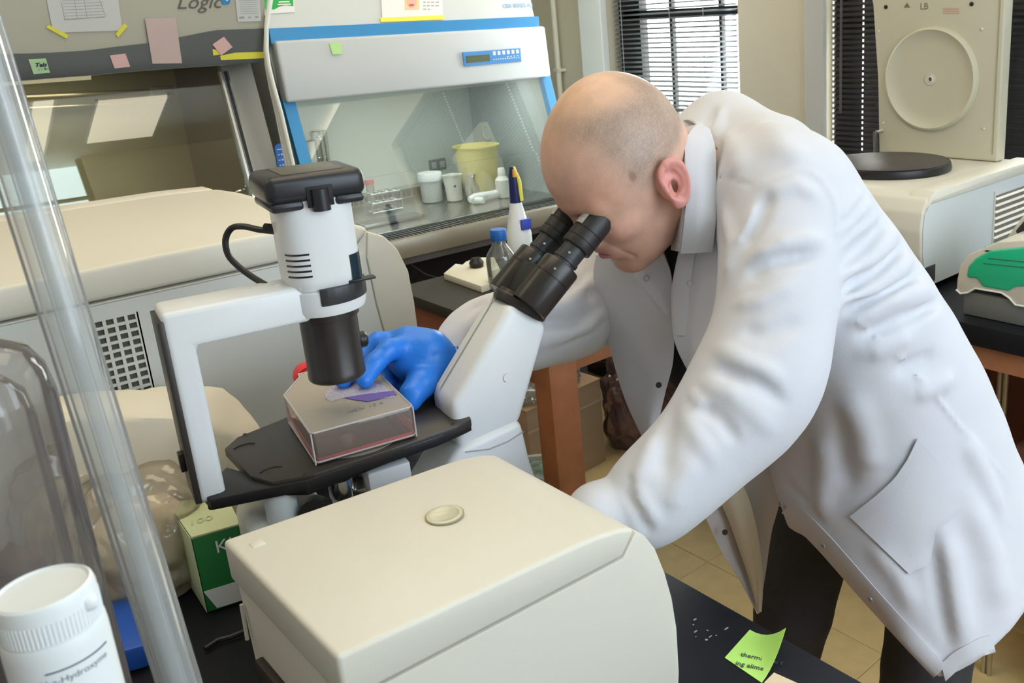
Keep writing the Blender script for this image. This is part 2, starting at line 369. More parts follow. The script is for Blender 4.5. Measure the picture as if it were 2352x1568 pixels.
MB().lathe([(0.0165, 0), (0.0165, 0.0008), (0.0155, 0.0009), (0.0155, 0)], (c[0], c[1], 1.1351), seg=40).build('window_ring', mat('olive_ring', (0.30, 0.27, 0.14), 0.4), t)
b = MB(); 
for i, z in enumerate((1.035, 1.026)): b.box((0.184, y0+0.035, z-0.004), (0.190, y1-0.03, z+0.003), 0.0015)
b.build('orange_slots', mat('amber_slot', (0.20, 0.08, 0.015), 0.4), t)
MB().box((0.181, y0+0.03, 1.018), (0.1885, y1-0.025, 1.042), 0.002).build('slot_recess', mat('dark_slot', (0.03, 0.02, 0.012), 0.5), t)
MB().tube([(0.185, y1-0.006, 1.084), (0.184, y1-0.006, 1.05)], 0.0016, 8).build('side_latch', CREAM, t)
MB().box((0.196, y1-0.03, 1.1405), (0.206, y1-0.02, 1.1432), 0.0005).build('lid_mark', CREAM, t)
for (u, v_) in ((0.21, 0.56), (0.45, 0.56), (0.21, 0.72), (0.45, 0.72)): pass

# --- big one behind the microscope
y0, y1 = 1.235, 1.78
t = thing('floor_standing_centrifuge', 'large cream centrifuge with square vent holes behind the microscope', 'centrifuge', (0.2, 1.5, 0.9)); t.name = 'benchtop_centrifuge'; TM['benchtop_centrifuge'] = TM['floor_standing_centrifuge']
prof = [(-0.22, 0.915), (-0.22, 1.243), (0.555, 1.243), (0.575, 1.262), (0.60, 1.25), (0.619, 1.225), (0.631, 1.19), (0.634, 1.14), (0.634, 0.915)]
gx0, gx1, gz0, gz1 = 0.214, 0.262, 1.105, 1.222
MB().prism([(x, y0+0.004, z) for x, z in prof], (0, y1-y0-0.008, 0), 0.004, 2).build('housing', CREAM, t)
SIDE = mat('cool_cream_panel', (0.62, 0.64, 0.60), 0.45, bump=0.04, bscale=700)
# side panel with a real lattice of square holes
b = MB(); pan = [(-0.219, 0.918), (-0.219, 1.240), (gx0, 1.240), (gx0, 0.918)]
b.prism([(x, y0, z) for x, z in pan], (0, 0.006, 0))
b.prism([(x, y0, z) for x, z in [(gx1, 0.918), (gx1, 1.240), (0.548, 1.240), (0.566, 1.225), (0.571, 1.15), (0.60, 0.918)]], (0, 0.006, 0))
b.box((gx0, y0, gz1), (gx1, y0+0.006, 1.240)); b.box((gx0, y0, 0.918), (gx1, y0+0.006, gz0))
nx, nz = 4, 11; px_, pz_ = (gx1-gx0)/nx, (gz1-gz0)/nz
for i in range(nx+1):
    x = gx0+i*px_; b.box((x-0.0018, y0, gz0), (x+0.0018, y0+0.0028, gz1))
for j in range(nz+1):
    z = gz0+j*pz_; b.box((gx0, y0+0.0002, z-0.0018), (gx1, y0+0.0029, z+0.0018))
b.build('side_panel', SIDE, t, smooth=False)
MB().box((gx0-0.002, y0+0.0030, gz0-0.002), (gx1+0.002, y0+0.0039, gz1+0.002)).build("vent_backing", mat('vent_dark', (0.09, 0.085, 0.06), 0.7), t, smooth=False)
# curved end cap
b = MB(); b.prism([(x, y0-0.001, z) for x, z in [(0.575, 1.262), (0.60, 1.25), (0.619, 1.225), (0.631, 1.19), (0.634, 1.14), (0.634, 0.918), (0.602, 0.918), (0.573, 1.15), (0.568, 1.225)]], (0, y1-y0+0.002, 0), 0.004, 2)
b.build('front_cover', CREAM, t)
lid = [(-0.225, 1.246), (-0.225, 1.275), (0.0, 1.283), (0.30, 1.288), (0.45, 1.288), (0.53, 1.284), (0.572, 1.270), (0.574, 1.262), (0.553, 1.246)]
MB().prism([(x, y0-0.004, z) for x, z in lid], (0, 0.49, 0), 0.006, 3).build('lid', CREAM, t)
MB().prism([(x, y0+0.488, z) for x, z in lid[:6]+[(0.50, 1.246)]], (0, 0.06, 0), 0.006, 3).build('rear_deck', CREAM, t)
c = pz(350, 504, 1.287)
MB().lathe([(0.020, 0), (0.020, 0.001), (0.017, 0.0014), (0.0, 0.0006)], (c[0], c[1], 1.285), seg=32, ky=0.5).build('lid_window', mat('lid_disc', (0.75, 0.70, 0.55), 0.3), t)
c = pY(822, 588, y0)
MB().lathe([(0.007, 0), (0.007, 0.0012), (0.006, 0.002), (0.0, 0.002)], (c[0], c[1]+0.0005, c[2]), (0, -1, 0), 24).build('lock_cap', CREAM, t)
MB().box((0.529, y0-0.0016, 1.185), (0.560, y0+0.001, 1.235), 0.0008).build('corner_panel', CREAM, t)
# ================================================================ BLUE TRIMMED CABINET
HX0, HX1, HYB = 1.03, 1.965, 3.10      # outer left/right, interior back
LG = mat('pale_cabinet_paint', (0.63, 0.66, 0.64), 0.42)
FAS = mat('pale_blue_grey_fascia', (0.60, 0.63, 0.64), 0.40)
INT = mat('cabinet_interior', (0.56, 0.60, 0.56), 0.45, var=0.05)
def sy(z): return 2.62-(1.36-z)*0.27     # sash front line
t = thing('biosafety_cabinet', 'pale biosafety cabinet with blue trim and a wide glass sash at the back wall', 'cabinet', (1.5, 2.8, 0.6))
b = MB()
b.box((HX0+0.01, HYB, 0.86), (HX1-0.01, HYB+0.03, 2.2))                      # back
b.box((HX0+0.02, 2.72, 1.40), (HX1-0.02, HYB, 1.44)); b.box((HX0+0.01, 2.70, 2.17), (HX1-0.01, HYB, 2.2))
b.build('interior_back', INT, t, smooth=False)
for x0, x1, nm in ((HX0, HX0+0.03, 'l'), (HX1-0.035, HX1, 'r')):
    MB().prism([(x0, sy(0.9)+0.012, 0.88), (x0, sy(1.54)+0.012, 1.54), (x0, 2.79, 2.2), (x0, HYB+0.03, 2.2), (x0, HYB+0.03, 0.88)], (x1-x0, 0, 0)).build('side_panel', mat('side_blue_grey', (0.47, 0.52, 0.52), 0.42) if nm == 'r' else LG, t, smooth=False)
    MB().prism([(x0-0.002, sy(0.93), 0.93), (x0-0.002, sy(1.37), 1.37), (x0-0.002, sy(1.37)+0.02, 1.37), (x0-0.002, sy(0.93)+0.02, 0.93)], (x1-x0+0.004, 0, 0)).build('blue_post', BLUEP, t, smooth=False)
MB().prism([(HX0, 2.598, 1.36), (HX0, 2.610, 1.528), (HX0, 2.64, 1.528), (HX0, 2.66, 1.36)], (HX1-HX0-0.01, 0, 0), 0.008, 3).build('fascia', FAS, t)
MB().box((HX0-0.004, 2.629, 1.520), (HX1-0.02, 2.70, 1.562)).build('blue_stripe', BLUEP, t, smooth=False)
MB().prism([(HX0, 2.640, 1.560), (HX0, 2.85, 2.18), (HX0, 2.88, 2.18), (HX0, 2.67, 1.56)], (HX1-HX0-0.03, 0, 0)).build('upper_panel', LG, t, smooth=False)
# real sash: one tilted pane
GL = glass('sash_glass', (0.95, 0.97, 0.96), 0.16, 0.0)
z0, z1 = 1.12, 1.37
MB().prism([(HX0+0.03, sy(z0)+0.030, z0), (HX1-0.035, sy(z0)-0.004, z0), (HX1-0.035, sy(z1)-0.004, z1), (HX0+0.03, sy(z1)+0.030, z1)], (0, 0.004, 0.0)).build('sash', MATS['sash_glass'], t, smooth=False)
zz = 0.955
MB().prism([(HX0+0.03, sy(zz)+0.034, zz), (HX1-0.035, sy(zz)+0.0, zz), (HX1-0.035, sy(z0)-0.004, z0), (HX0+0.03, sy(z0)+0.030, z0)], (0, 0.004, 0.0)).build('lower_sash', MATS['sash_glass'], t, smooth=False)
# work surface, grille, apron
b = MB(); b.box((HX0+0.03, 2.56, 0.935), (HX1-0.035, HYB, 0.95)); b.box((HX0+0.03, 3.03, 0.95), (HX1-0.035, HYB, 0.985))
b.build('work_surface', STEEL, t, smooth=False)
b = MB(); y = 2.455
for k in range(58): 
    x = HX0+0.04+k*0.0150; b.box((x, 2.475, 0.934), (x+0.008, 2.555, 0.944))
b.box((HX0+0.03, 2.46, 0.930), (HX1-0.035, 2.56, 0.936)); b.box((HX0+0.03, 2.548, 0.936), (HX1-0.035, 2.562, 0.952), 0.002)
o = b.build('front_grille', mat('grille_steel', (0.33, 0.34, 0.32), 0.35, 1.0), t, smooth=False)
b = MB(); 
for k in range(46): x = HX0+0.05+k*0.0187; b.box((x, 3.025, 0.958), (x+0.010, 3.031, 0.978))
b.build('rear_slots', mat('slot_dark', (0.06, 0.06, 0.05), 0.6), t, smooth=False)
MB().box((HX0-0.02, 2.445, 0.885), (HX1+0.01, 2.47, 0.945), 0.004).build('steel_apron', mat('beige_steel', (0.42, 0.39, 0.31), 0.38, 0.6), t)
MB().box((HX0, 2.47, 0.86), (HX1, HYB+0.03, 0.93)).build('base_tray', mat('stand_grey', (0.14, 0.13, 0.12), 0.5), t, smooth=False)
# control panel
C0 = Vector(pY(1064, 119, 2.604)); C1 = Vector(pY(1196, 111, 2.604)); C2 = Vector(pY(1066, 151, 2.600))
zt, zb = 1.472, 1.434
px0, px1 = pY(1064, 135, 2.60)[0], pY(1196, 128, 2.60)[0]
cp = MB().box((px0, 2.5975, pY(1130, 147, 2.60)[2]), (px1, 2.603, pY(1130, 115, 2.60)[2]), 0.001).build('control_panel', mat('panel_blue', (0.10, 0.32, 0.70), 0.4), t, smooth=False)
pzb, pzt = pY(1130, 147, 2.60)[2], pY(1130, 115, 2.60)[2]; pw = px1-px0; ph = pzt-pzb
def sub(mb, nm, m): o = mb.build(nm, m, cp, smooth=False); return o
sub(MB().box((px0+pw*0.04, 2.5965, pzb+ph*0.22), (px0+pw*0.44, 2.598, pzb+ph*0.72)), 'display', mat('lcd', (0.13, 0.16, 0.10), 0.3))
for k in range(6):
    x = px0+pw*(0.50+k*0.082); sub(MB().box((x, 2.5965, pzb+ph*0.62), (x+pw*0.052, 2.598, pzb+ph*0.90), 0.0006), 'key', mat('key_white', (0.75, 0.82, 0.9), 0.5))
b = MB()
for k in range(12): x = px0+pw*(0.50+k*0.04); b.box((x, 2.5968, pzb+ph*0.28), (x+pw*0.02, 2.598, pzb+ph*0.36))
for k in range(4): x = px0+pw*(0.74+k*0.06); b.box((x, 2.5968, pzb+ph*0.42), (x+pw*0.03, 2.598, pzb+ph*0.48))
sub(b, 'panel_print', MATS['key_white'])
PB = mat('print_blue', (0.32, 0.48, 0.72), 0.6)
def uy(z): return 2.640+(z-1.56)*0.339
o = pY(1155, 18, 2.652); textmesh('cabinet_print', 'CBB SERIES A2', 0.0195, PB, t, (o[0], uy(o[2])-0.0015, o[2]), (1, 0, 0), (0, 0.32, 0.95), bold=0.0002)
# stand under it
for x in (HX0+0.03, HX1-0.08):
    b = MB(); b.box((x, 2.50, 0.0), (x+0.05, 2.55, 0.86)); b.box((x, 3.05, 0), (x+0.05, 3.10, 0.86)); b.box((x, 2.5, 0.05), (x+0.05, 3.1, 0.09)); b.build('leg', MATS['stand_grey'], t, smooth=False)
MB().box((HX0, 2.49, 0.640), (HX1, 2.52, 0.675)).build('stand_rail', mat('rail_grey', (0.27, 0.25, 0.23), 0.4), t, smooth=False)
MB().box((HX0+0.08, 2.56, 0.62), (HX1-0.09, 2.57, 0.86)).build('shade_sheet_front', DARK, t, smooth=False)  # black sheet put in for the shade under the cabinet
MB().box((HX0+0.08, 3.0, 0.1), (HX1-0.09, 3.02, 0.62)).build('shade_sheet_rear', DARK, t, smooth=False)  # second black sheet, standing in for the darkness further back
MB().tube([pY(940, 605, 2.48), pY(975, 630, 2.46), pY(1010, 640, 2.44), pY(1060, 700, 2.5)], 0.004, 8).build('power_cable', BLACKP, None); single(bpy.data.objects['power_cable'], 'black cable hanging under the steel apron of the blue trimmed cabinet', 'cable')
# vent circle on the right inner wall, outlet plate at the back
c = pX(1120, 305, HX1-0.036)
MB().lathe([(0.030, 0), (0.030, 0.004), (0.025, 0.006), (0.022, 0.002), (0, 0.002)], c, (-1, 0, 0), 32).build('valve_ring', mat('grey_ring', (0.45, 0.5, 0.5), 0.4), t)
c = pY(1005, 378, HYB-0.002)
pl = MB().box((c[0]-0.036, HYB-0.006, c[2]-0.022), (c[0]+0.036, HYB, c[2]+0.022), 0.003).build('outlet_plate', mat('mid_grey', (0.20, 0.22, 0.21), 0.5), t)
for s in (-1, 1): sub(MB().box((c[0]+s*0.018-0.010, HYB-0.008, c[2]-0.012), (c[0]+s*0.018+0.010, HYB-0.005, c[2]+0.012), 0.001), 'socket', mat('light_grey', (0.45, 0.47, 0.45), 0.5)).parent = pl
for ch in pl.children: ch.matrix_parent_inverse = Matrix.Identity(4)
# ---- things standing inside
ZS = 0.952
def stand(name, label, cat, x, y, z, group=None, rz=0): return thing(name, label, cat, tuple(pz(x, y, z)), rz, group)
MILK = mat('milky_plastic', (0.80, 0.82, 0.80), 0.35, trans=0.25)
t2 = stand('specimen_jar', 'frosted jar with white screw lid inside the blue trimmed cabinet', 'jar', 994, 462, ZS)
MB().lathe([(0.034, 0), (0.036, 0.004), (0.038, 0.072), (0.038, 0.076), (0, 0.076)], t2.location, seg=28).build('jar_body', MILK, t2)
MB().lathe([(0.042, 0.076), (0.042, 0.100), (0.040, 0.103), (0, 0.103)], t2.location, seg=28).build('screw_lid', mat('white_lid', (0.85, 0.87, 0.86), 0.4), t2)
t2 = stand('plastic_cup', 'plain white plastic cup beside the frosted jar in the cabinet', 'cup', 1045, 460, ZS)
MB().lathe([(0.024, 0), (0.026, 0.002), (0.033, 0.092), (0.035, 0.092), (0.031, 0.090), (0.025, 0.006), (0, 0.006)], t2.location, seg=24).build('cup_body', mat('cup_white', (0.76, 0.76, 0.68), 0.5), t2)
MB().lathe([(0.004, 0), (0.004, 0.001), (0, 0.001)], Vector(t2.location)+Vector((-0.010, -0.028, 0.055)), (-.3, -1, 0), 12).build('spot', INK, t2)
t2 = stand('waste_beaker', 'tall yellow plastic beaker at the right inside the cabinet', 'beaker', 1105, 446, ZS)
YEL = mat('yellow_plastic', (0.72, 0.66, 0.24), 0.4, trans=0.15)
MB().lathe([(0.055, 0), (0.057, 0.004), (0.079, 0.175), (0.084, 0.175), (0.084, 0.179), (0.076, 0.176), (0.054, 0.006), (0, 0.006)], t2.location, seg=32).build('beaker_body', YEL, t2)
CLR = glass('clear_plastic', (0.86, 0.84, 0.80), 0.10, 0.08, 0.18, (0.75, 0.72, 0.68))
t2 = stand('clear_bottle', 'small clear plastic bottle in front of the yellow beaker', 'bottle', 1088, 462, ZS)
MB().lathe([(0.022, 0), (0.024, 0.004), (0.024, 0.05), (0.014, 0.072), (0.012, 0.085), (0.016, 0.087), (0.016, 0.097), (0, 0.097)], t2.location, seg=20).build('bottle_body', CLR, t2)
t2 = stand('squeeze_bottle', 'small white dropper bottle right of the yellow beaker', 'bottle', 1157, 452, ZS)
MB().lathe([(0.023, 0), (0.025, 0.004), (0.025, 0.062), (0.013, 0.076), (0.011, 0.08)], t2.location, seg=24).build('bottle_body', mat('soft_white', (0.72, 0.74, 0.71), 0.5), t2)
MB().lathe([(0.013, 0.078), (0.013, 0.098), (0.010, 0.104), (0, 0.104)], t2.location, seg=20).build('cap', MATS['white_lid'], t2)
t2 = stand('pipette_controller', 'white pipette controller lying in front of the beaker', 'pipettor', 1105, 464, ZS, rz=0.25)
L0 = Vector(t2.location)
MB().tube([L0+Vector((-0.045, 0.0, 0.016)), L0+Vector((-0.02, 0, 0.019)), L0+Vector((0.03, 0.008, 0.017)), L0+Vector((0.085, 0.016, 0.016))], [0.011, 0.016, 0.015, 0.013], 14).build('barrel', WHITEP, t2)
MB().tube([L0+Vector((-0.03, 0, 0.012)), L0+Vector((-0.01, -0.035, 0.011))], [0.013, 0.010], 12).build('grip', WHITEP, t2)
MB().tube([L0+Vector((0.085, 0.016, 0.016)), L0+Vector((0.115, 0.02, 0.016))], [0.009, 0.012], 12).build('nose_cone', BLACKP, t2)
t2 = stand('tube_rack', 'wire tube rack with round openings inside the cabinet', 'rack', 884, 484, ZS)
c = Vector(t2.location); WIRE = mat('wire_grey', (0.30, 0.33, 0.33), 0.35, 0.7)
for z in (0.004, 0.035, 0.066):
    b = MB(); b.tube([c+Vector((-.055, -.025, z)), c+Vector((.055, -.025, z)), c+Vector((.055, .025, z)), c+Vector((-.055, .025, z)), c+Vector((-.055, -.025, z))], 0.002, 6)
    for k in range(4):
        for r_ in (-1, 1):
            q = c+Vector((-.041+k*0.027, r_*0.0125, z)); b.tube([q+Vector((.0105*math.cos(a*PI/5), .0105*math.sin(a*PI/5), 0)) for a in range(11)], 0.0016, 6, False)
    b.build('wire_shelf', WIRE, t2)
b = MB()
for sx in (-1, 1):
    for s2 in (-1, 1): b.tube([c+Vector((sx*.055, s2*.025, 0)), c+Vector((sx*.055, s2*.025, 0.068))], 0.0022, 6)
b.build('rack_posts', WIRE, t2)
t2 = stand('centrifuge_tube', 'clear tube with a pink cap standing beside the wire rack', 'tube', 856, 476, ZS)
MB().lathe([(0.003, 0), (0.012, 0.016), (0.0135, 0.02), (0.0135, 0.082), (0, 0.082)], t2.location, seg=20).build('tube_body', CLR, t2)
MB().lathe([(0.016, 0.082), (0.016, 0.096), (0, 0.096)], t2.location, seg=20).build('cap', mat('pink_cap', (0.62, 0.10, 0.14), 0.4), t2)
CANM = mat('pipette_canister_steel', (0.62, 0.68, 0.70), 0.16, 1.0)
for k, (x, y, hh, lab) in enumerate(((736, 470, 0.27, 'nearer tall chrome pipette canister seen through the cabinet glass'), (752, 462, 0.29, 'taller chrome pipette canister behind the other canister'))):
    t2 = thing('pipette_canister', lab, 'canister', ((1.20, 2.86, ZS), (1.245, 2.93, ZS))[k], 0, 'chrome pipette canisters')
    MB().lathe([(0.024, 0), (0.026, 0.003), (0.026, hh-0.06), (0.0275, hh-0.06), (0.0275, hh-0.004), (0.024, hh), (0, hh)], t2.location, seg=28).build('canister_body', CANM, t2)
    MB().lathe([(0.028, hh-0.062), (0.0285, hh-0.058), (0.028, hh-0.054)], t2.location, seg=28).build('collar', CHROME, t2)
t2 = stand('steel_tray', 'flat steel tray lying at the front of the cabinet work surface', 'tray', 920, 504, ZS)
c = Vector(t2.location); MB().box(c+Vector((-.14, -.035, 0)), c+Vector((.07, .03, 0.012)), 0.003).build('tray_body', mat('tray_steel', (0.45, 0.45, 0.42), 0.3, 1.0), t2)
MB().box(c+Vector((-.13, -.028, 0.0121)), c+Vector((.06, .022, 0.0128))).build('tray_recess', mat('tray_dark', (0.22, 0.23, 0.22), 0.35, 1.0), t2)
# ---- things stuck on the blue cabinet
def fsheet(name, corners, Yf, m, label, cat, off=0.001, thick=0.0006, group=None):
    P = [Vector((*(lambda q: (q[0], q[1]-off, q[2]))(pY(x, y, Yf)),)) for x, y in corners]
    return sheet(name, P, m, label, cat, group, thick, (0, -1, 0))
def usheet(name, corners, m, label, cat, off=0.002, thick=0.0006, group=None, parent=None):
    P = []
    for x, y in corners:
        q = pY(x, y, 2.65)
        for _ in range(4): q = pY(x, y, uy(q[2])-off)
        P.append(q)
    return sheet(name, P, m, label, cat, group, thick, (0, -1, 0.33), parent)
LIME = mat('lime_paper', (0.55, 0.85, 0.35), 0.8)
fsheet('sticky_note', [(755, 99), (782, 98), (784, 124), (763, 125)], 2.604, LIME, 'small lime sticky note on the pale fascia of the blue trimmed cabinet', 'note', off=0.003)
GRN = mat('green_print', (0.02, 0.42, 0.08), 0.5)
ps = usheet('safety_card', [(603, -40), (672, -40), (677, 28), (612, 32)], PAPER, 'green and white card at the top left of the blue trimmed cabinet', 'card')
usheet('green_band', [(604, -38), (671, -38), (674, 14), (650, 14), (630, 22), (607, 18)], GRN, None, None, off=0.0035, parent=ps) if False else None
def upt(x, y, off):
    q = pY(x, y, 2.65)
    for _ in range(4): q = pY(x, y, uy(q[2])-off)
    return Vector(q)
def child(o, par): o.parent = par; return o
child(MB().prism([upt(*p, 0.0030) for p in [(604, -38), (671, -38), (674, 14), (655, 12), (642, 15), (630, 22), (609, 21)]], (0, -0.0003, 0)).build('green_print', GRN, None, smooth=False), ps)
child(MB().prism([upt(*p, 0.0036) for p in [(640, 3), (665, 2), (665, 5), (640, 6)]], (0, -0.0003, 0)).prism([upt(*p, 0.0036) for p in [(638, 9), (668, 8), (668, 11), (638, 12)]], (0, -0.0003, 0)).build('white_print', PAPER, None, smooth=False), ps)
ps = usheet('taped_poster', [(872, -60), (1014, -68), (1017, 38), (878, 44)], mat('poster_paper', (0.82, 0.82, 0.80), 0.8), 'white poster with small portrait picture taped on the blue trimmed cabinet', 'poster')
child(MB().prism([upt(*p, 0.0030) for p in [(928, -60), (962, -62), (963, 22), (931, 23)]], (0, -0.0003, 0)).build('picture', mat('orange_print', (0.85, 0.62, 0.34), 0.7), None, smooth=False), ps)
child(MB().prism([upt(946+11*math.cos(a*PI/8), 4+14*math.sin(a*PI/8), 0.0036) for a in range(16)], (0, -0.0003, 0)).build('face_print', mat('face_print', (0.80, 0.45, 0.36), 0.7), None, smooth=False), ps)
child(MB().prism([upt(*p, 0.0042) for p in [(940, 10), (950, 9), (951, 13), (941, 14)]], (0, -0.0003, 0)).build('mouth_print', mat('mouth_print', (0.45, 0.10, 0.10), 0.7), None, smooth=False), ps)
b = MB()
for k, (y, x1) in enumerate(((-4, 1008), (4, 1008), (12, 1002), (20, 988))):
    x = 972
    while x < x1: 
        wd = random.uniform(4, 9); b.prism([upt(*p, 0.0030) for p in [(x, y), (x+wd, y-.4), (x+wd, y+2.2), (x, y+2.6)]], (0, -0.0003, 0)); x += wd+3
child(b.build('text_lines', mat('grey_print', (0.42, 0.42, 0.45), 0.8), None, smooth=False), ps)
TAPE = mat('yellow_tape', (0.86, 0.80, 0.10), 0.5)
usheet('yellow_tape', [(873, 41), (1020, 35), (1020, 45), (875, 51)], TAPE, 'yellow tape strip along the bottom of the portrait poster', 'tape', off=0.004)

# ================================================================ LEFT CABINET (beige, dark fascia)
KX0, KX1 = -0.55, 0.93
def fy(z): return 2.44-(z-1.47)*0.35      # leaning-out upper front
def ky(z): return 2.553-(1.464-z)*0.25    # sash
t = thing('biosafety_cabinet', 'beige biosafety cabinet with dark grey fascia covered in notes at the left', 'cabinet', (0.2, 2.7, 0.6))
BEI = mat('beige_cabinet_paint', (0.52, 0.51, 0.42), 0.45)
DGR = mat('dark_grey_fascia', (0.135, 0.15, 0.15), 0.42)
KI = mat('khaki_steel', (0.50, 0.475, 0.33), 0.42, 0.3, var=0.1)
UP = 1.56
MB().prism([(KX0, fy(1.50), 1.50), (KX0, fy(2.1), 2.1), (KX0, 2.6, 2.1), (KX0, 2.6, 1.50)], (KX1-KX0, 0, 0)).build('upper_front', BEI, t, smooth=False)
# dark fascia with its waved upper edge: a swept row of columns
def fpt(x, y, off):
    q = pY(x, y, 2.44)
    for _ in range(5): q = pY(x, y, fy(q[2])-off)
    return Vector(q)
top = [(-300, 128), (60, 124), (120, 122), (200, 117), (270, 108), (340, 100), (420, 85), (470, 75), (500, 70), (606, 66)]
bot = [(-300, 216), (60, 186), (120, 181), (200, 175), (270, 169), (340, 163), (420, 157), (470, 154), (500, 152), (608, 143)]
P = [[fpt(a[0], a[1], 0.004) for a in top], [fpt(a[0], a[1], 0.0055) for a in top], [fpt((a[0]+c_[0])/2, (a[1]+c_[1])/2, 0.006) for a, c_ in zip(top, bot)], [fpt(c_[0], c_[1]-10, 0.006) for c_ in bot], [fpt(c_[0], c_[1]-3, 0.001) for c_ in bot], [fpt(c_[0], c_[1]-2, -0.012) for c_ in bot], [fpt(c_[0], c_[1]-3, -0.11) for c_ in bot]]
MB().grid(P, 0.001).build('fascia', DGR, t)
b = MB(); b.box((KX0, 3.10, 0.9), (KX1, 3.13, 2.1)); b.build('interior_back', KI, t, smooth=False)
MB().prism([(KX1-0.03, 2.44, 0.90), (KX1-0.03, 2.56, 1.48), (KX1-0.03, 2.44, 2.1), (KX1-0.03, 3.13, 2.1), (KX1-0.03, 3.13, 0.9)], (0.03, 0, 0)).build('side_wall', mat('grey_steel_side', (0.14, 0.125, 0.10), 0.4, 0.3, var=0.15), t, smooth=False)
MB().prism([(KX1-0.075, ky(0.95)-0.006, 0.95), (KX1-0.075, ky(1.475)-0.006, 1.475), (KX1-0.075, ky(1.475)+0.01, 1.475), (KX1-0.075, ky(0.95)+0.01, 0.95)], (0.076, 0, 0)).build('side_post', mat('post_grey', (0.26, 0.25, 0.22), 0.42, 0.4), t, smooth=False)
for dx, r_, m_ in ((0.078, 0.006, mat('bright_steel', (0.85, 0.85, 0.82), 0.2, 1.0)), (0.062, 0.004, CHROME)):
    MB().prism([(KX1-dx-r_, ky(0.95)-0.011, 0.95), (KX1-dx-r_, ky(1.46)-0.011, 1.46), (KX1-dx-r_, ky(1.46)+0.004, 1.46), (KX1-dx-r_, ky(0.95)+0.004, 0.95)], (r_, 0, 0)).build('sash_track', m_, t, smooth=False)
MB().box((KX1-0.072, ky(1.2), 0.95), (KX1-0.066, ky(1.2)+0.001, 0.951)).build('track_gap', BLACKP, t)
MB().prism([(KX1-0.0725, ky(0.95)-0.008, 0.95), (KX1-0.0725, ky(1.46)-0.008, 1.46), (KX1-0.0725, ky(1.46)+0.004, 1.46), (KX1-0.0725, ky(0.95)+0.004, 0.95)], (0.010, 0, 0)).build('track_groove', BLACKP, t, smooth=False)
MB().prism([(KX0, ky(0.96)+0.001, 0.96), (KX1-0.08, ky(0.96)+0.001, 0.96), (KX1-0.08, ky(1.475)+0.001, 1.475), (KX0, ky(1.475)+0.001, 1.475)], (0, 0.004, 0)).build('sash', glass('brown_glass', (0.88, 0.86, 0.78), 0.10, 0.0), t, smooth=False)
b = MB(); b.box((KX0, 2.44, 0.90), (KX1, 3.13, 0.95)); b.build('work_surface', STEEL, t, smooth=False)
MB().box((KX0, 2.46, 0.3), (KX1, 3.13, 0.9)).build('stand', MATS['stand_grey'], t, smooth=False)
MB().box((KX0, 2.56, 1.475), (KX1, 3.13, 1.50)).build('plenum_floor', KI, t, smooth=False)
# lamp pipes at the top of the interior, outlet on the side wall, knobs
b = MB(); a = pY(60, 222, 2.95); c = pY(384, 208, 2.95)
b.tube([a, c], 0.007, 10); b.tube([Vector(a)+Vector((0, 0, -0.03)), Vector(c)+Vector((0, 0, -0.03))], 0.004, 8); b.build('lamp_pipe', mat('pipe_steel', (0.40, 0.38, 0.30), 0.35, 0.6), t)
MB().box(Vector(c)+Vector((-0.045, -0.012, -0.014)), Vector(c)+Vector((0.015, 0.012, 0.014)), 0.003).build('lamp_socket', mat('socket_grey', (0.30, 0.29, 0.26), 0.5), t)
c = pX(578, 362, KX1-0.032)
MB().box((KX1-0.045, c[1]-0.045, c[2]-0.032), (KX1-0.030, c[1]+0.045, c[2]+0.032), 0.004).build('outlet_box', mat('outlet_grey', (0.19, 0.185, 0.16), 0.5), t)
MB().box((KX1-0.049, c[1]-0.022, c[2]-0.016), (KX1-0.044, c[1]+0.022, c[2]+0.016), 0.002).build('outlet_cover', mat('outlet_dark', (0.05, 0.05, 0.05), 0.5), t)
MB().prism([(KX1-0.034, c[1]-0.035, c[2]+0.033), (KX1-0.034, c[1], c[2]+0.055), (KX1-0.034, c[1]+0.035, c[2]+0.033)], (0.004, 0, 0)).build('outlet_hood', MATS['outlet_grey'], t, smooth=False)
for x, y in ((552, 437), (572, 438)):
    q = pz(x, y, 0.98); 
b = MB(); q = Vector(pY(566, 436, 2.52)); b.tube([q+Vector((-0.03, 0, 0)), q+Vector((0, 0, 0.004)), q+Vector((0.03, 0, 0.0))], [0.005, 0.008, 0.005], 10); b.tube([q, q+Vector((0.0, -0.01, 0.035))], 0.003, 8); b.build('sash_catch', CHROME, t)
q = pY(380, 440, 2.95)
t3 = thing('culture_dish', 'large shallow glass dish inside the beige cabinet', 'dish', (q[0], 2.9, 0.95))
MB().lathe([(0.10, 0), (0.105, 0.13), (0.11, 0.135), (0.102, 0.135), (0.097, 0.004), (0, 0.004)], (q[0], 2.85, 0.95), seg=40).build('dish_body', mat('olive_glass', (0.34, 0.33, 0.17), 0.3), t3)
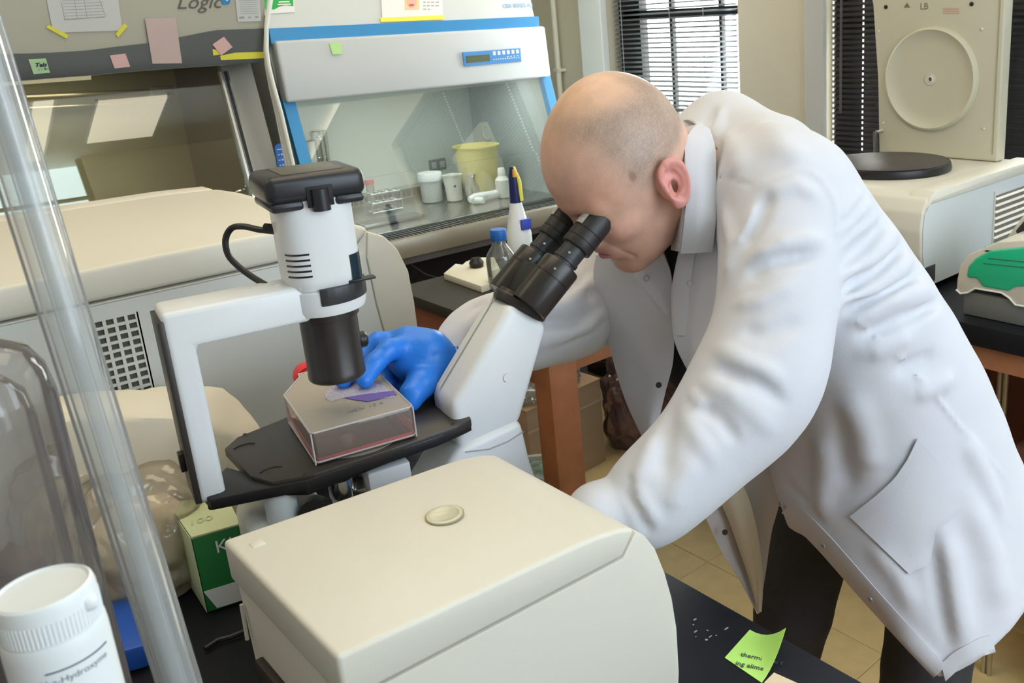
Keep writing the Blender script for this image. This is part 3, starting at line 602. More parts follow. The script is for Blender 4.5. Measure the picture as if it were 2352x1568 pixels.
# ---- notes on it
def ksheet(name, corners, m, label, cat, off=0.002, group=None, thick=0.0006): return sheet(name, [fpt(x, y, off) for x, y in corners], m, label, cat, group, thick, (0, -1, -0.35))
WP = mat('thin_white_paper', (0.66, 0.67, 0.66), 0.8)
dp = ksheet('printed_sheet', [(95, -60), (262, -70), (281, 70), (122, 75)], WP, 'white printed sheet taped on the beige cabinet', 'paper')
LN = mat('faint_print', (0.40, 0.41, 0.42), 0.8)
b = MB()
def kl(x0, y0_, x1, y1_, wd, off=0.003):
    d = Vector((x1-x0, y1_-y0_)); n = Vector((-d.y, d.x)).normalized()*wd/2
    b.prism([fpt(x0+n.x, y0_+n.y, off), fpt(x1+n.x, y1_+n.y, off), fpt(x1-n.x, y1_-n.y, off), fpt(x0-n.x, y0_-n.y, off)], (0, -0.0002, 0))
for y in range(-50, 44, 7): kl(139+(y+50)*0.08, y+3, 232+(y+50)*0.08, y-1, 0.9)
kl(140, 3, 149, 46, 1.2); kl(170, 0, 178, 42, 1); kl(193, 0, 200, 40, 1); kl(228, -2, 243, 38, 1); kl(149, 46, 243, 38, 1.2)
child(b.build('table_print', LN, None, smooth=False), dp)
ksheet('yellow_tape', [(106, 63), (111, 57), (157, 80), (153, 89)], TAPE, 'yellow tape on the left lower corner of the printed sheet', 'tape', 0.004)
ksheet('yellow_tape', [(265, 78), (285, 53), (293, 60), (271, 86)], TAPE, 'yellow tape on the right lower corner of the printed sheet', 'tape', 0.004)
PK1 = mat('faded_pink_paper', (0.66, 0.52, 0.49), 0.8, var=0.06, vscale=300); PK2 = mat('pink_paper', (0.80, 0.52, 0.50), 0.8)
ksheet('pink_card', [(333, 43), (403, 40), (418, 145), (350, 146)], PK1, 'large faded pink card hanging over the dark fascia', 'card', 0.0085)
ksheet('sticky_note', [(252, 127), (288, 123), (299, 153), (263, 157)], PK2, 'small pink sticky note left of the large pink card', 'note', 0.008)
ksheet('sticky_note', [(488, 102), (514, 84), (534, 108), (508, 127)], PK2, 'pink sticky note turned like a diamond above the yellow tape', 'note', 0.0095)
gn = ksheet('sticky_note', [(65, 136), (105, 134), (115, 167), (77, 170)], mat('mint_paper', (0.50, 0.72, 0.42), 0.8), 'mint green sticky note with dark writing on the dark fascia', 'note', 0.008)
o = fpt(80, 154, 0.0092); child(textmesh('writing', 'Tels', 0.013, INK, None, o, (1, 0, 0.0), (0, -0.33, 0.94), off=0.0003, shear=0.3, bold=0.0004), gn)
o = fpt(88, 162, 0.0092); child(textmesh('writing', '- - 4~', 0.009, INK, None, o, (1, 0, 0.0), (0, -0.33, 0.94), off=0.0003), gn)
ksheet('yellow_tape', [(505, 128), (508, 138), (612, 133), (612, 119), (540, 121)], TAPE, 'yellow tape holding the white tubes to the dark fascia corner', 'tape', 0.0075)
ksheet('tape_stub', [(488, 113), (505, 115), (506, 125), (490, 127)], TAPE, 'short yellow tape piece under the diamond pink note', 'tape', 0.007)
lb = ksheet('cabinet_label', [(537, -30), (594, -32), (600, 48), (546, 50)], mat('label_white', (0.68, 0.70, 0.68), 0.6), 'small white printed label at the top right of the beige cabinet', 'label', 0.002)
b = MB()
for y in range(-25, 34, 5): kl(546+(y+25)*0.12, y+1, 586+(y+25)*0.12, y, 1.0, 0.003)
kl(550, 41, 561, 40, 5, 0.003); kl(570, 40, 577, 40, 3, 0.003); kl(586, 39, 593, 39, 4, 0.003)
child(b.build('label_print', LN, None, smooth=False), lb)
o = fpt(404, 21, 0.002); textmesh('cabinet_print', 'Logic', 0.048, mat('grey_lettering', (0.16, 0.15, 0.14), 0.5), t, o, (1, 0, 0.0), (0, -0.33, 0.94), off=0.0002, shear=0.35)
lg = MB().prism([fpt(*p, 0.002) for p in [(507, -20), (526, -21), (529, 6), (524, 10), (512, 11), (509, 8)]], (0, -0.001, 0)).build('blue_emblem', BLUEP, t, smooth=False)
textmesh('emblem_cross', '+', 0.03, MATS['white_lid'], t, fpt(513, 5, 0.0032), (1, 0, 0), (0, -0.33, 0.94), bold=0.001)
# blue sticker on the post, white tubes between the cabinets
b = MB(); c = Vector(pX(648, 366, KX1+0.001)); 
q0 = Vector(pY(641, 340, ky(1.25)-0.008)); q1 = Vector(pY(650, 395, ky(1.18)-0.008)); ux = Vector((1, 0, 0)); 
d = (q1-q0); P = []
for k in range(9): a = PI*k/8; P.append(q0-ux*0.012*math.cos(a)-d.normalized()*0.012*math.sin(a))
for k in range(9): a = PI*k/8; P.append(q1+ux*0.012*math.cos(a)+d.normalized()*0.012*math.sin(a))
o = b.prism(P, (0, -0.0015, 0)).build('thermometer_strip', mat('deep_blue', (0.01, 0.10, 0.42), 0.4), None, smooth=False); single(o, 'deep blue rounded sticker strip with small marks on the cabinet post', 'sticker')
b = MB()
for k in range(5):
    c = q0+d*(0.05+0.22*k); b.box(c+Vector((-0.007, -0.0026, -0.0012)), c+Vector((-0.002 if k else 0.006, -0.0015, 0.0012)))
    if k: b.box(c+Vector((0.001, -0.0026, -0.002)), c+Vector((0.006, -0.0015, 0.0025)))
child(b.build('marks', mat('pale_mark', (0.5, 0.65, 0.9), 0.5), None, smooth=False), o)
TUBEM = mat('white_tubing', (0.74, 0.76, 0.70), 0.4)
for k, (dx, lab) in enumerate(((0, 'leftmost of the white plastic tubes between the cabinets'), (1, 'middle of the white plastic tubes between the cabinets'), (2, 'rightmost of the white plastic tubes between the cabinets'))):
    pts = [(627-dx*3, -60), (622-dx*1.5, 0), (612, 60), (610+dx, 115), (613+dx*2, 150), (622+dx*3.5, 200), (636+dx*5, 260), (650+dx*6, 330), (664+dx*7, 400), (672+dx*7, 470)]
    fine = []
    for i in range(len(pts)-1):
        for s_ in range(4): fine.append((pts[i][0]+(pts[i+1][0]-pts[i][0])*s_/4, pts[i][1]+(pts[i+1][1]-pts[i][1])*s_/4))
    o = MB().tube([pY(x, y, 2.405-0.012*k+(0.0 if y < 150 else 0.0)) for x, y in fine], 0.0055, 8).build('plastic_tube', TUBEM, None); prop(o, lab, 'tube', 'white tubes between the cabinets')
# dark monitor-like case at far left
t = thing('dark_case', 'dark navy case standing at the left end beside the beige cabinet', 'case', (0.1, 1.95, 0.9))
MB().box((-0.25, 1.90, 0.9), (0.225, 2.05, 1.50), 0.01).build('case_body', mat('navy_plastic', (0.02, 0.025, 0.05), 0.5), t)
MB().box((-0.24, 1.893, 1.2), (0.215, 1.901, 1.48), 0.004).build('case_front', mat('navy_plastic2', (0.03, 0.035, 0.06), 0.3), t)

def fill_bar(name, par, x0, x1, y, z, power, col):  # tubes and area lights added to brighten the cabinet interiors
    MB().tube([(x0, y, z), (x1, y, z)], 0.012, 12).build('added_fill_tube', mat('lit_tube_'+name, col, 0.5, emit=0.5), par)
    l = bpy.data.lights.new('added_cabinet_light', 'AREA'); l.shape = 'RECTANGLE'; l.size = x1-x0; l.size_y = 0.06; l.energy = power; l.color = col
    o = bpy.data.objects.new('added_cabinet_light', l); COL.objects.link(o); o.location = ((x0+x1)/2, y, z-0.016)
fill_bar('a', bpy.data.objects['biosafety_cabinet'], 1.15, 1.85, 2.72, 1.385, 3.0, (0.95, 1.0, 0.95))
fill_bar('b', bpy.data.objects['biosafety_cabinet.001'], -0.3, 0.62, 2.85, 1.466, 2.2, (1.0, 0.95, 0.75))
# ================================================================ INVERTED MICROSCOPE (local frame u forward to the eyepieces, v left, w up)
MO = (0.377, 0.935, 0.9); MRZ = math.radians(-9)
t = thing('inverted_microscope', 'white and black inverted microscope with lamp arm the man looks through', 'microscope', MO, MRZ)
SC = t
def lw(u, v, z): return WM(SC) @ Vector((u, v, z-0.9))
SWH = mat('scope_white', (0.74, 0.76, 0.77), 0.32); SGR = mat('scope_cream_side', (0.70, 0.68, 0.60), 0.35)
def L(mb, nm, m, label=None, par=None, **k):
    o = mb.build(nm, m, None, label=label, **k)
    o.parent = par or SC
    return o
def lp_(pts, v): return [Vector((u, v, z-0.9)) for u, z in pts]
# body: base, column, inclined tube
hw = 0.033
b = MB(); b.prism(lp_([(-0.05, 0.902), (0.228, 0.902), (0.218, 0.95), (0.203, 1.02), (0.199, 1.055), (0.195, 1.078), (0.115, 1.068), (0.09, 1.04), (0.02, 0.96), (-0.05, 0.95)], -0.038), (0, 0.076, 0), 0.010, 4)
L(b, 'body', SWH)
L(MB().prism(lp_([(0.196, 1.070), (0.246, 1.186), (0.200, 1.223), (0.112, 1.119), (0.115, 1.06)], -hw), (0, 2*hw, 0), 0.010, 4), 'inclined_tube', SWH)
L(MB().prism(lp_([(0.1175, 1.1275), (0.2025, 1.2275), (0.200, 1.2288), (0.115, 1.129)], 0.010), (0, 0.004, 0), 0.0008), 'tube_ridge', SGR)
L(MB().tube([Vector((0.185, -0.0335, 1.135-0.9)), Vector((0.185, -0.0345, 1.135-0.9))], 0.0055, 20), 'plug', SWH)
L(MB().tube([Vector((0.196, -0.0385, 1.062-0.9)), Vector((0.175, -0.0386, 1.056-0.9)), Vector((0.15, -0.0386, 1.054-0.9)), Vector((0.12, -0.0386, 1.06-0.9))], 0.0008, 6), 'body_seam', mat('seam_grey', (0.35, 0.37, 0.38), 0.5))
L(MB().tube([Vector((0.10, -0.0386, 0.14)), Vector((0.07, -0.0386, 0.10)), Vector((0.04, -0.0386, 0.06))], 0.0008, 6), 'body_seam', MATS['seam_grey'])
# left side housing with big dark focus knob
L(MB().box((-0.122, -0.035, 0.002), (-0.04, 0.04, 0.150), 0.010, 3), 'rear_housing', mat('scope_grey', (0.55, 0.55, 0.50), 0.4))
kc = pz(583, 1195, 1.02); kl_ = WM(SC).inverted() @ Vector(kc)
L(MB().lathe([(0.027, 0), (0.027, 0.006), (0.023, 0.009), (0, 0.009)], (-0.100, -0.036, 0.105), (0, -1, 0), 36, ky=1.0), 'focus_knob', mat('knob_brown', (0.05, 0.04, 0.03), 0.45))
L(MB().tube([Vector((-0.085, -0.030, 0.0)), Vector((-0.085, -0.030, 0.185))], 0.016, 20), 'light_column', mat('pale_column', (0.66, 0.72, 0.75), 0.35))
# stage plate
stg = [(515, 1030), (545, 1003), (640, 965), (700, 938), (800, 905), (905, 890), (1010, 903), (1076, 946), (1082, 962), (1050, 977), (900, 1030), (720, 1088), (625, 1106), (575, 1092)]
ZT = 1.100
SPL = mat('stage_black', (0.030, 0.026, 0.023), 0.40, spec=0.6)
Minv = WM(SC).inverted()
def stl(pts, z): return [Minv @ Vector(pz(x, y, z)) for x, y in pts]
L(MB().prism(stl(stg, ZT), (0, 0, -0.010), 0.0015), 'stage', SPL)
L(MB().prism([p-Vector((0, 0, 0.006)) for p in stl([(468, 1132), (545, 1072), (600, 1040), (760, 1010), (1040, 965), (700, 1096), (590, 1098)], ZT)], (0, 0, -0.016), 0.003), 'stage_bracket', BLACKP)
L(MB().prism(stl([(462, 1128), (520, 1072), (592, 1092), (720, 1090), (1000, 1000), (1082, 968), (1000, 1004), (700, 1104), (482, 1148)], ZT-0.004), (0, 0, -0.012), 0.0012), 'stage_edge', BLACKP)
for (x, y) in ((563, 1028), (625, 1083)):
    c = Minv @ Vector(pz(x, y, ZT)); P = [c+Vector((0.012*math.cos(a), 0.010*math.sin(a), 0.0002)) for a in [PI*(0.15+0.7*k/8) for k in range(9)]]
    L(MB().tube(P, 0.0009, 6), 'finger_groove', BLACKP)
for (x, y) in ((562, 997), (1040, 973), (700, 1088)):
    c = Minv @ Vector(pz(x, y, ZT)); L(MB().lathe([(0.0022, 0), (0.0022, 0.0004), (0, 0.0004)], c, seg=12), 'screw_hole', BLACKP)
# insert plate with opening and objective
c = Minv @ Vector(pz(820, 1000, ZT))
L(MB().lathe([(0.050, 0.0), (0.050, 0.0006), (0.047, 0.0008), (0.0, 0.0008)], (0.008, 0.0, 0.2), seg=48), 'stage_insert', mat('insert_grey', (0.30, 0.28, 0.26), 0.35, 0.3))
L(MB().lathe([(0.020, 0.0), (0.020, 0.0012), (0, 0.0012)], (0.0, 0.0, 0.2), seg=36), 'stage_opening', BLACKP)
L(MB().lathe([(0.011, -0.03), (0.011, 0.000), (0.008, 0.004), (0.005, 0.0065), (0, 0.0065)], (0.0, 0.0, 0.2), seg=24), 'objective', mat('purple_steel', (0.45, 0.40, 0.42), 0.25, 1.0))
L(MB().lathe([(0.0, 0), (0.018, 0.0), (0.026, 0.012), (0.026, 0.020), (0.016, 0.030), (0, 0.030)], (0.004, -0.012, 0.135), seg=32), 'nosepiece', mat('steel_nose', (0.60, 0.58, 0.55), 0.2, 1.0))
L(MB().lathe([(0.0, 0), (0.011, 0.0), (0.012, 0.012), (0.0135, 0.015), (0.0135, 0.035), (0.011, 0.038), (0, 0.038)], (-0.022, -0.030, 0.138), seg=28), 'objective', CHROME)
L(MB().lathe([(0.0, 0), (0.014, 0.0), (0.016, 0.010), (0.016, 0.022), (0, 0.022)], (-0.052, -0.034, 0.150), (-0.25, -0.8, 0.1), seg=28), 'objective', BLACKP)
q = Minv @ Vector(pz(905, 1078, 1.07))
L(MB().box(q+Vector((-0.030, -0.004, -0.022)), q+Vector((0.018, 0.05, 0.006)), 0.003), 'turret_block', mat('block_grey', (0.60, 0.62, 0.66), 0.4))
# pillar and arm
P0, P1 = -0.158, -0.133
L(MB().prism([Vector((u, -0.028, z-0.9)) for u, z in [(P0, 1.088), (P0, 1.292), (-0.022, 1.292), (-0.022, 1.253), (P1, 1.253), (P1, 1.088)]], (0, 0.056, 0), 0.006, 3), 'pillar', SWH)
L(MB().box((P0-0.004, -0.027, 1.09-0.9), (P0+0.002, 0.027, 1.284-0.9), 0.001), 'rear_cover', mat('brown_black', (0.035, 0.028, 0.024), 0.4))
L(MB().box((P0-0.009, -0.008, 1.12-0.9), (P0-0.003, 0.004, 1.14-0.9), 0.001), 'cover_clip', MATS['brown_black'])
L(MB().lathe([(0.032, 1.256-0.9), (0.040, 1.258-0.9), (0.042, 1.264-0.9), (0.042, 1.284-0.9), (0.038, 1.286-0.9), (0.036, 1.276-0.9), (0.030, 1.276-0.9)], (0, 0, 0), seg=48), 'arm_collar', SWH)
L(MB().prism([Vector((0.040*math.cos(a), 0.040*math.sin(a), 1.283-0.9)) for a in [-1.1+2.0*k/10 for k in range(11)]]+[Vector((0.036*math.cos(a), 0.036*math.sin(a), 1.283-0.9)) for a in [0.9-2.0*k/10 for k in range(11)]], (0, 0, 0.014)), 'collar_wall', SWH)
bb = MB(); bb.prism([Vector((0.0435*math.cos(a), 0.0435*math.sin(a), 1.270-0.9)) for a in [-1.9+1.75*k/10 for k in range(11)]]+[Vector((0.033*math.cos(a), 0.033*math.sin(a), 1.270-0.9)) for a in [-0.15-1.75*k/10 for k in range(11)]], (0, 0, 0.018), 0.001)
L(bb, 'filter_holder', mat('slate_black', (0.030, 0.032, 0.036), 0.4))
# lamp housing, vents, cap
L(MB().lathe([(0.036, 1.286-0.9), (0.0375, 1.288-0.9), (0.0385, 1.30-0.9), (0.0385, 1.382-0.9), (0.0, 1.382-0.9)], (0, 0, 0), seg=64, sq=3.0), 'lamp_housing', SWH)
for k in range(5):
    z = 1.303-0.9+k*0.0058
    P = []
    for a in [-2.62+0.62*j/8 for j in range(9)]:
        c_, s_ = math.cos(a), math.sin(a); e = (abs(c_)**3+abs(s_)**3)**(-1/3); P.append(Vector((c_*e*0.0385, s_*e*0.0385, z)))
    L(MB().tube(P, 0.0011, 6), 'vent_slot', BLACKP)
P = []
for a in [-1.02+0.72*j/6 for j in range(7)]:
    c_, s_ = math.cos(a), math.sin(a); e = (abs(c_)**3+abs(s_)**3)**(-1/3); P.append((c_*e*0.0389, s_*e*0.0389))
L(MB().grid([[Vector((x, y, 1.289-0.9)), Vector((x, y, 1.318-0.9))] for x, y in P], 0.0004), 'dark_window', mat('blue_black_window', (0.012, 0.03, 0.045), 0.15))
L(MB().lathe([(0.034, 1.278-0.9), (0.034, 1.288-0.9), (0, 1.288-0.9)], (0, 0, 0), seg=40), 'housing_base', BLACKP)
cap = L(MB().box((-0.049, -0.043, 1.379-0.9), (0.049, 0.043, 1.408-0.9), 0.010, 4).box((-0.046, -0.040, 1.372-0.9), (-0.014, 0.040, 1.382-0.9), 0.004).box((0.016, -0.040, 1.372-0.9), (0.046, 0.040, 1.382-0.9), 0.004), 'lamp_cap', mat('cap_black', (0.020, 0.021, 0.025), 0.32))
L(MB().box((-0.012, -0.0436, 1.374-0.9), (0.014, -0.0425, 1.395-0.9), 0.0005), 'cap_notch', mat('pure_black', (0.004, 0.004, 0.004), 0.6), par=cap)
L(MB().tube([Vector((0.001, -0.0425, 1.370-0.9)), Vector((0.001, -0.0425, 1.392-0.9))], 0.009, 14), 'cap_screw', MATS['cap_black'], par=cap)
L(MB().box((-0.03, -0.032, 1.4078-0.9), (0.03, 0.03, 1.4088-0.9), 0.0004), 'cap_label', mat('olive_label', (0.10, 0.095, 0.075), 0.35), par=cap)
# condenser cylinder
L(MB().lathe([(0.0, 1.178-0.9), (0.0285, 1.178-0.9), (0.0300, 1.180-0.9), (0.0302, 1.186-0.9), (0.0298, 1.187-0.9), (0.0298, 1.248-0.9), (0.0325, 1.249-0.9), (0.0325, 1.256-0.9), (0, 1.256-0.9)], (0, 0, 0), seg=48), 'condenser', BLACKM)
L(MB().lathe([(0.0, 0), (0.009, 0), (0.009, 0.006), (0.007, 0.008), (0, 0.008)], (0.0295, 0.002, 1.212-0.9), (1, 0, 0), seg=20), 'condenser_screw', BLACKP)
L(MB().box((0.026, 0.020, 1.245-0.9), (0.032, 0.027, 1.262-0.9), 0.001), 'blue_tab', mat('tab_blue', (0.01, 0.06, 0.62), 0.4))
L(MB().box((0.018, -0.038, 1.288-0.9), (0.046, -0.028, 1.291-0.9), 0.0008), 'collar_lever', BLACKP)
# black head
MAT = BLACKM
L(MB().lathe([(0.0, 0), (0.0345, 0), (0.0355, 0.003), (0.0355, 0.010), (0.032, 0.012), (0.031, 0.016), (0, 0.016)], (0.2225, 0, 1.2045-0.9), (0.62, 0, 0.785), 48), 'neck_ring', BLACKM)
d = Vector((0.762, 0, 0.648))     # eyepiece axis
def eyepiece(v):
    o0 = Vector((0.232, v*1.0, 1.222-0.9))
    par = L(MB().lathe([(0.0, -0.012), (0.0235, -0.012), (0.0245, -0.008), (0.0245, 0.030), (0.0238, 0.0305), (0.0238, 0.0315), (0.0245, 0.032), (0.0245, 0.050), (0.0235, 0.053), (0, 0.053)], o0, d, 40), 'ocular_barrel', BLACKM)
    L(MB().lathe([(0.0, 0.05), (0.0155, 0.05), (0.0155, 0.058), (0.0168, 0.0585), (0.0168, 0.0625), (0.0155, 0.063), (0.0155, 0.082), (0, 0.082)], o0, d, 36), 'ocular_tube', MATS['slate_black'])
    L(MB().lathe([(0.0, 0.08), (0.0195, 0.08), (0.020, 0.081), (0.020, 0.0895), (0.0192, 0.090), (0.0192, 0.0910), (0.020, 0.0915), (0.020, 0.103), (0.0192, 0.1035), (0.0192, 0.1045), (0.0200, 0.105), (0.0198, 0.126), (0.0180, 0.131), (0.013, 0.132), (0.011, 0.127), (0, 0.127)], o0, d, 40), 'eyecup', mat('rubber_black', (0.022, 0.020, 0.020), 0.45))
    # mottled white patch on top
    q = d.orthogonal(); up = Vector((-d.z, 0, d.x)); side = Vector((0, -1, 0))
    P = []
    for i in range(5):
        a = (-0.5 if v < 0 else -0.85)+i*0.22
        n = up*math.cos(a)+side*math.sin(a)
        P.append([o0+d*(0.106)+n*0.0202, o0+d*(0.122)+n*0.0202])
    L(MB().grid(P, 0.0003), 'pale_patch', mat('mottled_white', (0.62, 0.60, 0.57), 0.6, var=0.35, vscale=260))
    for h, s_ in ((0.04, 0.0246), (0.068, 0.0156)):
        n = up*math.cos(0.9)+side*math.sin(0.9); L(MB().lathe([(0.0016, 0), (0.0016, 0.0008), (0, 0.0008)], o0+d*h+n*s_, n, 10), 'set_screw', CHROME)
eyepiece(-0.030); eyepiece(0.034)
L(MB().prism([Vector((u, -0.020, z-0.9)) for u, z in [(0.212, 1.222), (0.236, 1.196), (0.262, 1.222), (0.245, 1.262)]], (0, 0.042, 0), 0.004), 'prism_block', BLACKP)
# power lead
pts = [(642, 528), (600, 528), (560, 520), (532, 524), (518, 550), (524, 585), (548, 612), (580, 636), (612, 655), (634, 668)]
Pq = []
import itertools
for i in range(len(pts)-1):
    for s_ in range(4):
        p0, p1, p2, p3 = pts[max(i-1, 0)], pts[i], pts[i+1], pts[min(i+2, len(pts)-1)]; q = s_/4
        Pq.append(tuple(0.5*((2*p1[k])+(-p0[k]+p2[k])*q+(2*p0[k]-5*p1[k]+4*p2[k]-p3[k])*q*q+(-p0[k]+3*p1[k]-3*p2[k]+p3[k])*q**3) for k in (0, 1)))
Pq.append(pts[-1])
L(MB().tube([Minv @ Vector(pd(x, y, 0.945+0.03*math.sin(PI*i/len(Pq)))) for i, (x, y) in enumerate(Pq)], 0.0034, 10), 'power_lead', BLACKP)
L(MB().tube([Minv @ Vector(pd(*p, 0.945)) for p in ((608, 524), (645, 528))], 0.0055, 12), 'plug_sleeve', BLACKP)
L(MB().tube([Minv @ Vector(pd(*p, 0.945)) for p in ((636, 480), (637, 500), (638, 530))], 0.0055, 12), 'plug_stub', BLACKM)
L(MB().tube([Minv @ Vector(pd(*p, 0.945)) for p in ((630, 668), (640, 664), (655, 668))], 0.006, 12), 'lead_grommet', SWH)
# ================================================================ CULTURE FLASK on the stage
FZ = 1.1018; FH = 0.036
B = [(745, 1068), (957, 1002)]
f0 = Vector(pz(726, 1068, FZ)); f1 = Vector(pz(957, 1001, FZ)); f3 = Vector(pz(642, 984, FZ))
ux = (f1-f0).normalized(); wd = (f1-f0).length; uy_ = Vector((-ux.y, ux.x, 0)); ln = 0.132
t = thing('culture_flask', 'clear tissue culture flask with red cap lying on the microscope stage', 'flask', tuple(f0+ux*wd/2+uy_*0.06), math.atan2(ux.y, ux.x))
def fp(a, b_, z): return f0+ux*(wd*a)+uy_*b_+Vector((0, 0, z-FZ))
out = [(0.03, 0.0), (0.97, 0.0), (1.0, 0.004), (1.0, ln), (0.60, ln+0.050), (0.60, ln+0.060), (0.26, ln+0.060), (0.26, ln+0.050), (0.0, ln), (0.0, 0.004)]
FG = glass('flask_plastic', (0.95, 0.94, 0.93), 0.03, 0.03, 0.17, (0.84, 0.70, 0.62))
MB().prism([fp(a, b_, FZ) for a, b_ in out], (0, 0, FH), 0.0012, 2).build('flask_body', FG, t)
RIM = glass('flask_edge', (0.9, 0.9, 0.9), 0.15, 0.1, 0.45, (0.85, 0.82, 0.80))
MB().prism([fp(0.01+a*.98, 0.001+b_*.985, FZ+FH-.0006) for a, b_ in out], (0, 0, 0.0008)).build('ceiling_sheen_top', glass('ceiling_sheen', (.93, .90, .85), 0.06, 0.15, 0.32, (0.84, 0.79, 0.68)), t, smooth=False)  # ceiling reflection on the flask is put into this milky sheet
b = MB(); ring = [fp(a, b_, FZ+FH) for a, b_ in out]; b.tube(ring+[ring[0]], 0.0011, 6)
b.build('top_rim', RIM, t)
b = MB(); ring = [fp(a, b_, FZ+0.0022) for a, b_ in out]; b.tube(ring+[ring[0]], 0.0009, 6)
b.build('bottom_rim', RIM, t)
for a, b_ in ((0.0, 0.0), (1.0, 0.0), (0, ln), (1, ln)): MB().tube([fp(a, b_, FZ), fp(a, b_, FZ+FH)], 0.0009, 6).build('edge', RIM, t)
MB().prism([fp(0.01+a*0.98, 0.0015+b_*0.97, FZ+0.0008) for a, b_ in out[:4]+[(0.72, ln+0.035), (0.32, ln+0.035)]+out[8:]], (0, 0, 0.0030)).build('culture_medium', glass('red_medium', (0.97, 0.80, 0.78), 0.03, 0.02, 0.04, (0.70, 0.03, 0.08)), t, smooth=False)
b = MB(); ring = [fp(0.02+a*0.96, 0.002+b_*0.97, FZ+0.0040) for a, b_ in out]; b.tube(ring+[ring[0]], 0.0020, 6); b.build('medium_edge', mat('red_meniscus', (0.62, 0.03, 0.07), 0.3), t)
cc = fp(0.42, ln+0.082, FZ+FH*0.52)
MB().lathe([(0.013, -0.024), (0.013, 0.004), (0.0, 0.004)], cc, uy_, 32).build('neck', FG, t)
MB().lathe([(0.0, 0.022), (0.0165, 0.022), (0.0175, 0.020), (0.0175, 0.002), (0.0165, 0.0), (0, 0)], cc, uy_, 40).build('cap', mat('red_cap', (0.75, 0.025, 0.03), 0.35), t)
# purple-black stipple patch printed on the flask top
def fq(x, y, z=FZ+FH+0.0004): return Vector(pz(x, y, z))
patch = [(745, 905), (758, 888), (800, 878), (845, 876), (880, 885), (908, 902), (905, 912), (870, 916), (830, 915), (795, 912), (760, 922), (748, 915)]
PP = mat('purple_stipple', (0.20, 0.19, 0.32), 0.6, var=0.9, vscale=520, col2=(0.60, 0.58, 0.62))
MB().prism([fq(*p) for p in patch], (0, 0, 0.0003)).build('printed_patch', PP, t, smooth=False)
MB().prism([fq(*p, FZ+FH+0.0008) for p in [(790, 913), (840, 905), (905, 897), (912, 906), (880, 914), (845, 922), (815, 918)]], (0, 0, 0.0003)).build('purple_smear', mat('purple_ink', (0.14, 0.10, 0.38), 0.6), t, smooth=False)
o = pz(800, 948, FZ+FH+0.0004); textmesh('handwriting', 'HEK 12 4', 0.010, mat('grey_ink', (0.30, 0.29, 0.27), 0.7), t, o, ux, uy_, off=0.0004, shear=0.3)
# ================================================================ SIDE TABLE with bottle
X0, X1, Y0, Y1 = 1.045, 2.36, 1.50, 2.15
t = thing('side_table', 'wooden framed table with dark top in front of the blue trimmed cabinet', 'table', ((X0+X1)/2, (Y0+Y1)/2, 0))
MB().box((X0, Y0-0.01, 0.865), (X1, Y1, 0.895), 0.003).build('table_top', mat('dark_olive_top', (0.045, 0.04, 0.03), 0.65), t)
for x, y in ((X0+0.012, Y0), (X0+0.012, Y1-0.07), (X1-0.08, Y0), (X1-0.08, Y1-0.07)):
    MB().box((x, y, 0), (x+0.075, y+0.06, 0.865), 0.003).build('leg', WOOD, t)
MB().box((X0+0.085, Y0+0.012, 0.80), (X1-0.08, Y0+0.034, 0.865)).build('front_rail', WOOD, t, smooth=False)
MB().box((X0+0.02, Y0+0.06, 0.775), (X0+0.05, Y1-0.07, 0.865)).build('side_rail', mat('red_wood_panel', (0.34, 0.135, 0.08), 0.5), t, smooth=False)
MB().box((X0+0.085, Y1-0.03, 0.80), (X1-0.08, Y1-0.01, 0.865)).build('rear_rail', WOOD, t, smooth=False)
# folded white foam lid / pad
ZT2 = 0.896
t = thing('foam_pad', 'cream folded foam pad with a notch on the side table corner', 'pad', tuple(pz(1070, 630, ZT2)))
pp = [(1019, 627), (1046, 605), (1062, 607), (1070, 600), (1095, 591), (1135, 590), (1160, 640), (1105, 657)]
MB().prism([pz(x, y, ZT2+0.018) for x, y in pp], (0, 0, -0.018), 0.002).build('pad_body', mat('cream_foam', (0.76, 0.73, 0.60), 0.7), t)
# reagent bottle
c = Vector(pz(1157, 660, ZT2)); t = thing('reagent_bottle', 'clear glass reagent bottle with blue cap on the side table', 'bottle', tuple(c))
G2 = glass('bottle_glass', (0.84, 0.86, 0.82), 0.10, 0.03, 0.10, (0.7, 0.72, 0.68))
MB().lathe([(0.0, 0), (0.034, 0), (0.037, 0.004), (0.037, 0.078), (0.034, 0.090), (0.019, 0.112), (0.016, 0.122), (0.016, 0.135)], c, seg=36).build('bottle_body', G2, t)
MB().lathe([(0, 0.126), (0.020, 0.126), (0.0205, 0.128), (0.0205, 0.150), (0.019, 0.153), (0, 0.153)], c, seg=36).build('cap', mat('bottle_blue_cap', (0.02, 0.14, 0.50), 0.4), t)
MB().lathe([(0.0, 0.003), (0.033, 0.003), (0.035, 0.04), (0, 0.04)], c, seg=32).build('liquid', glass('liquid', (0.92, 0.93, 0.90), 0.06, 0.02, 0.05), t)
MB().box(c+Vector((-0.030, -0.0385, 0.022)), c+Vector((0.008, -0.030, 0.046)), 0.001).build('label_tape', mat('label_cream', (0.72, 0.70, 0.55), 0.7), t)
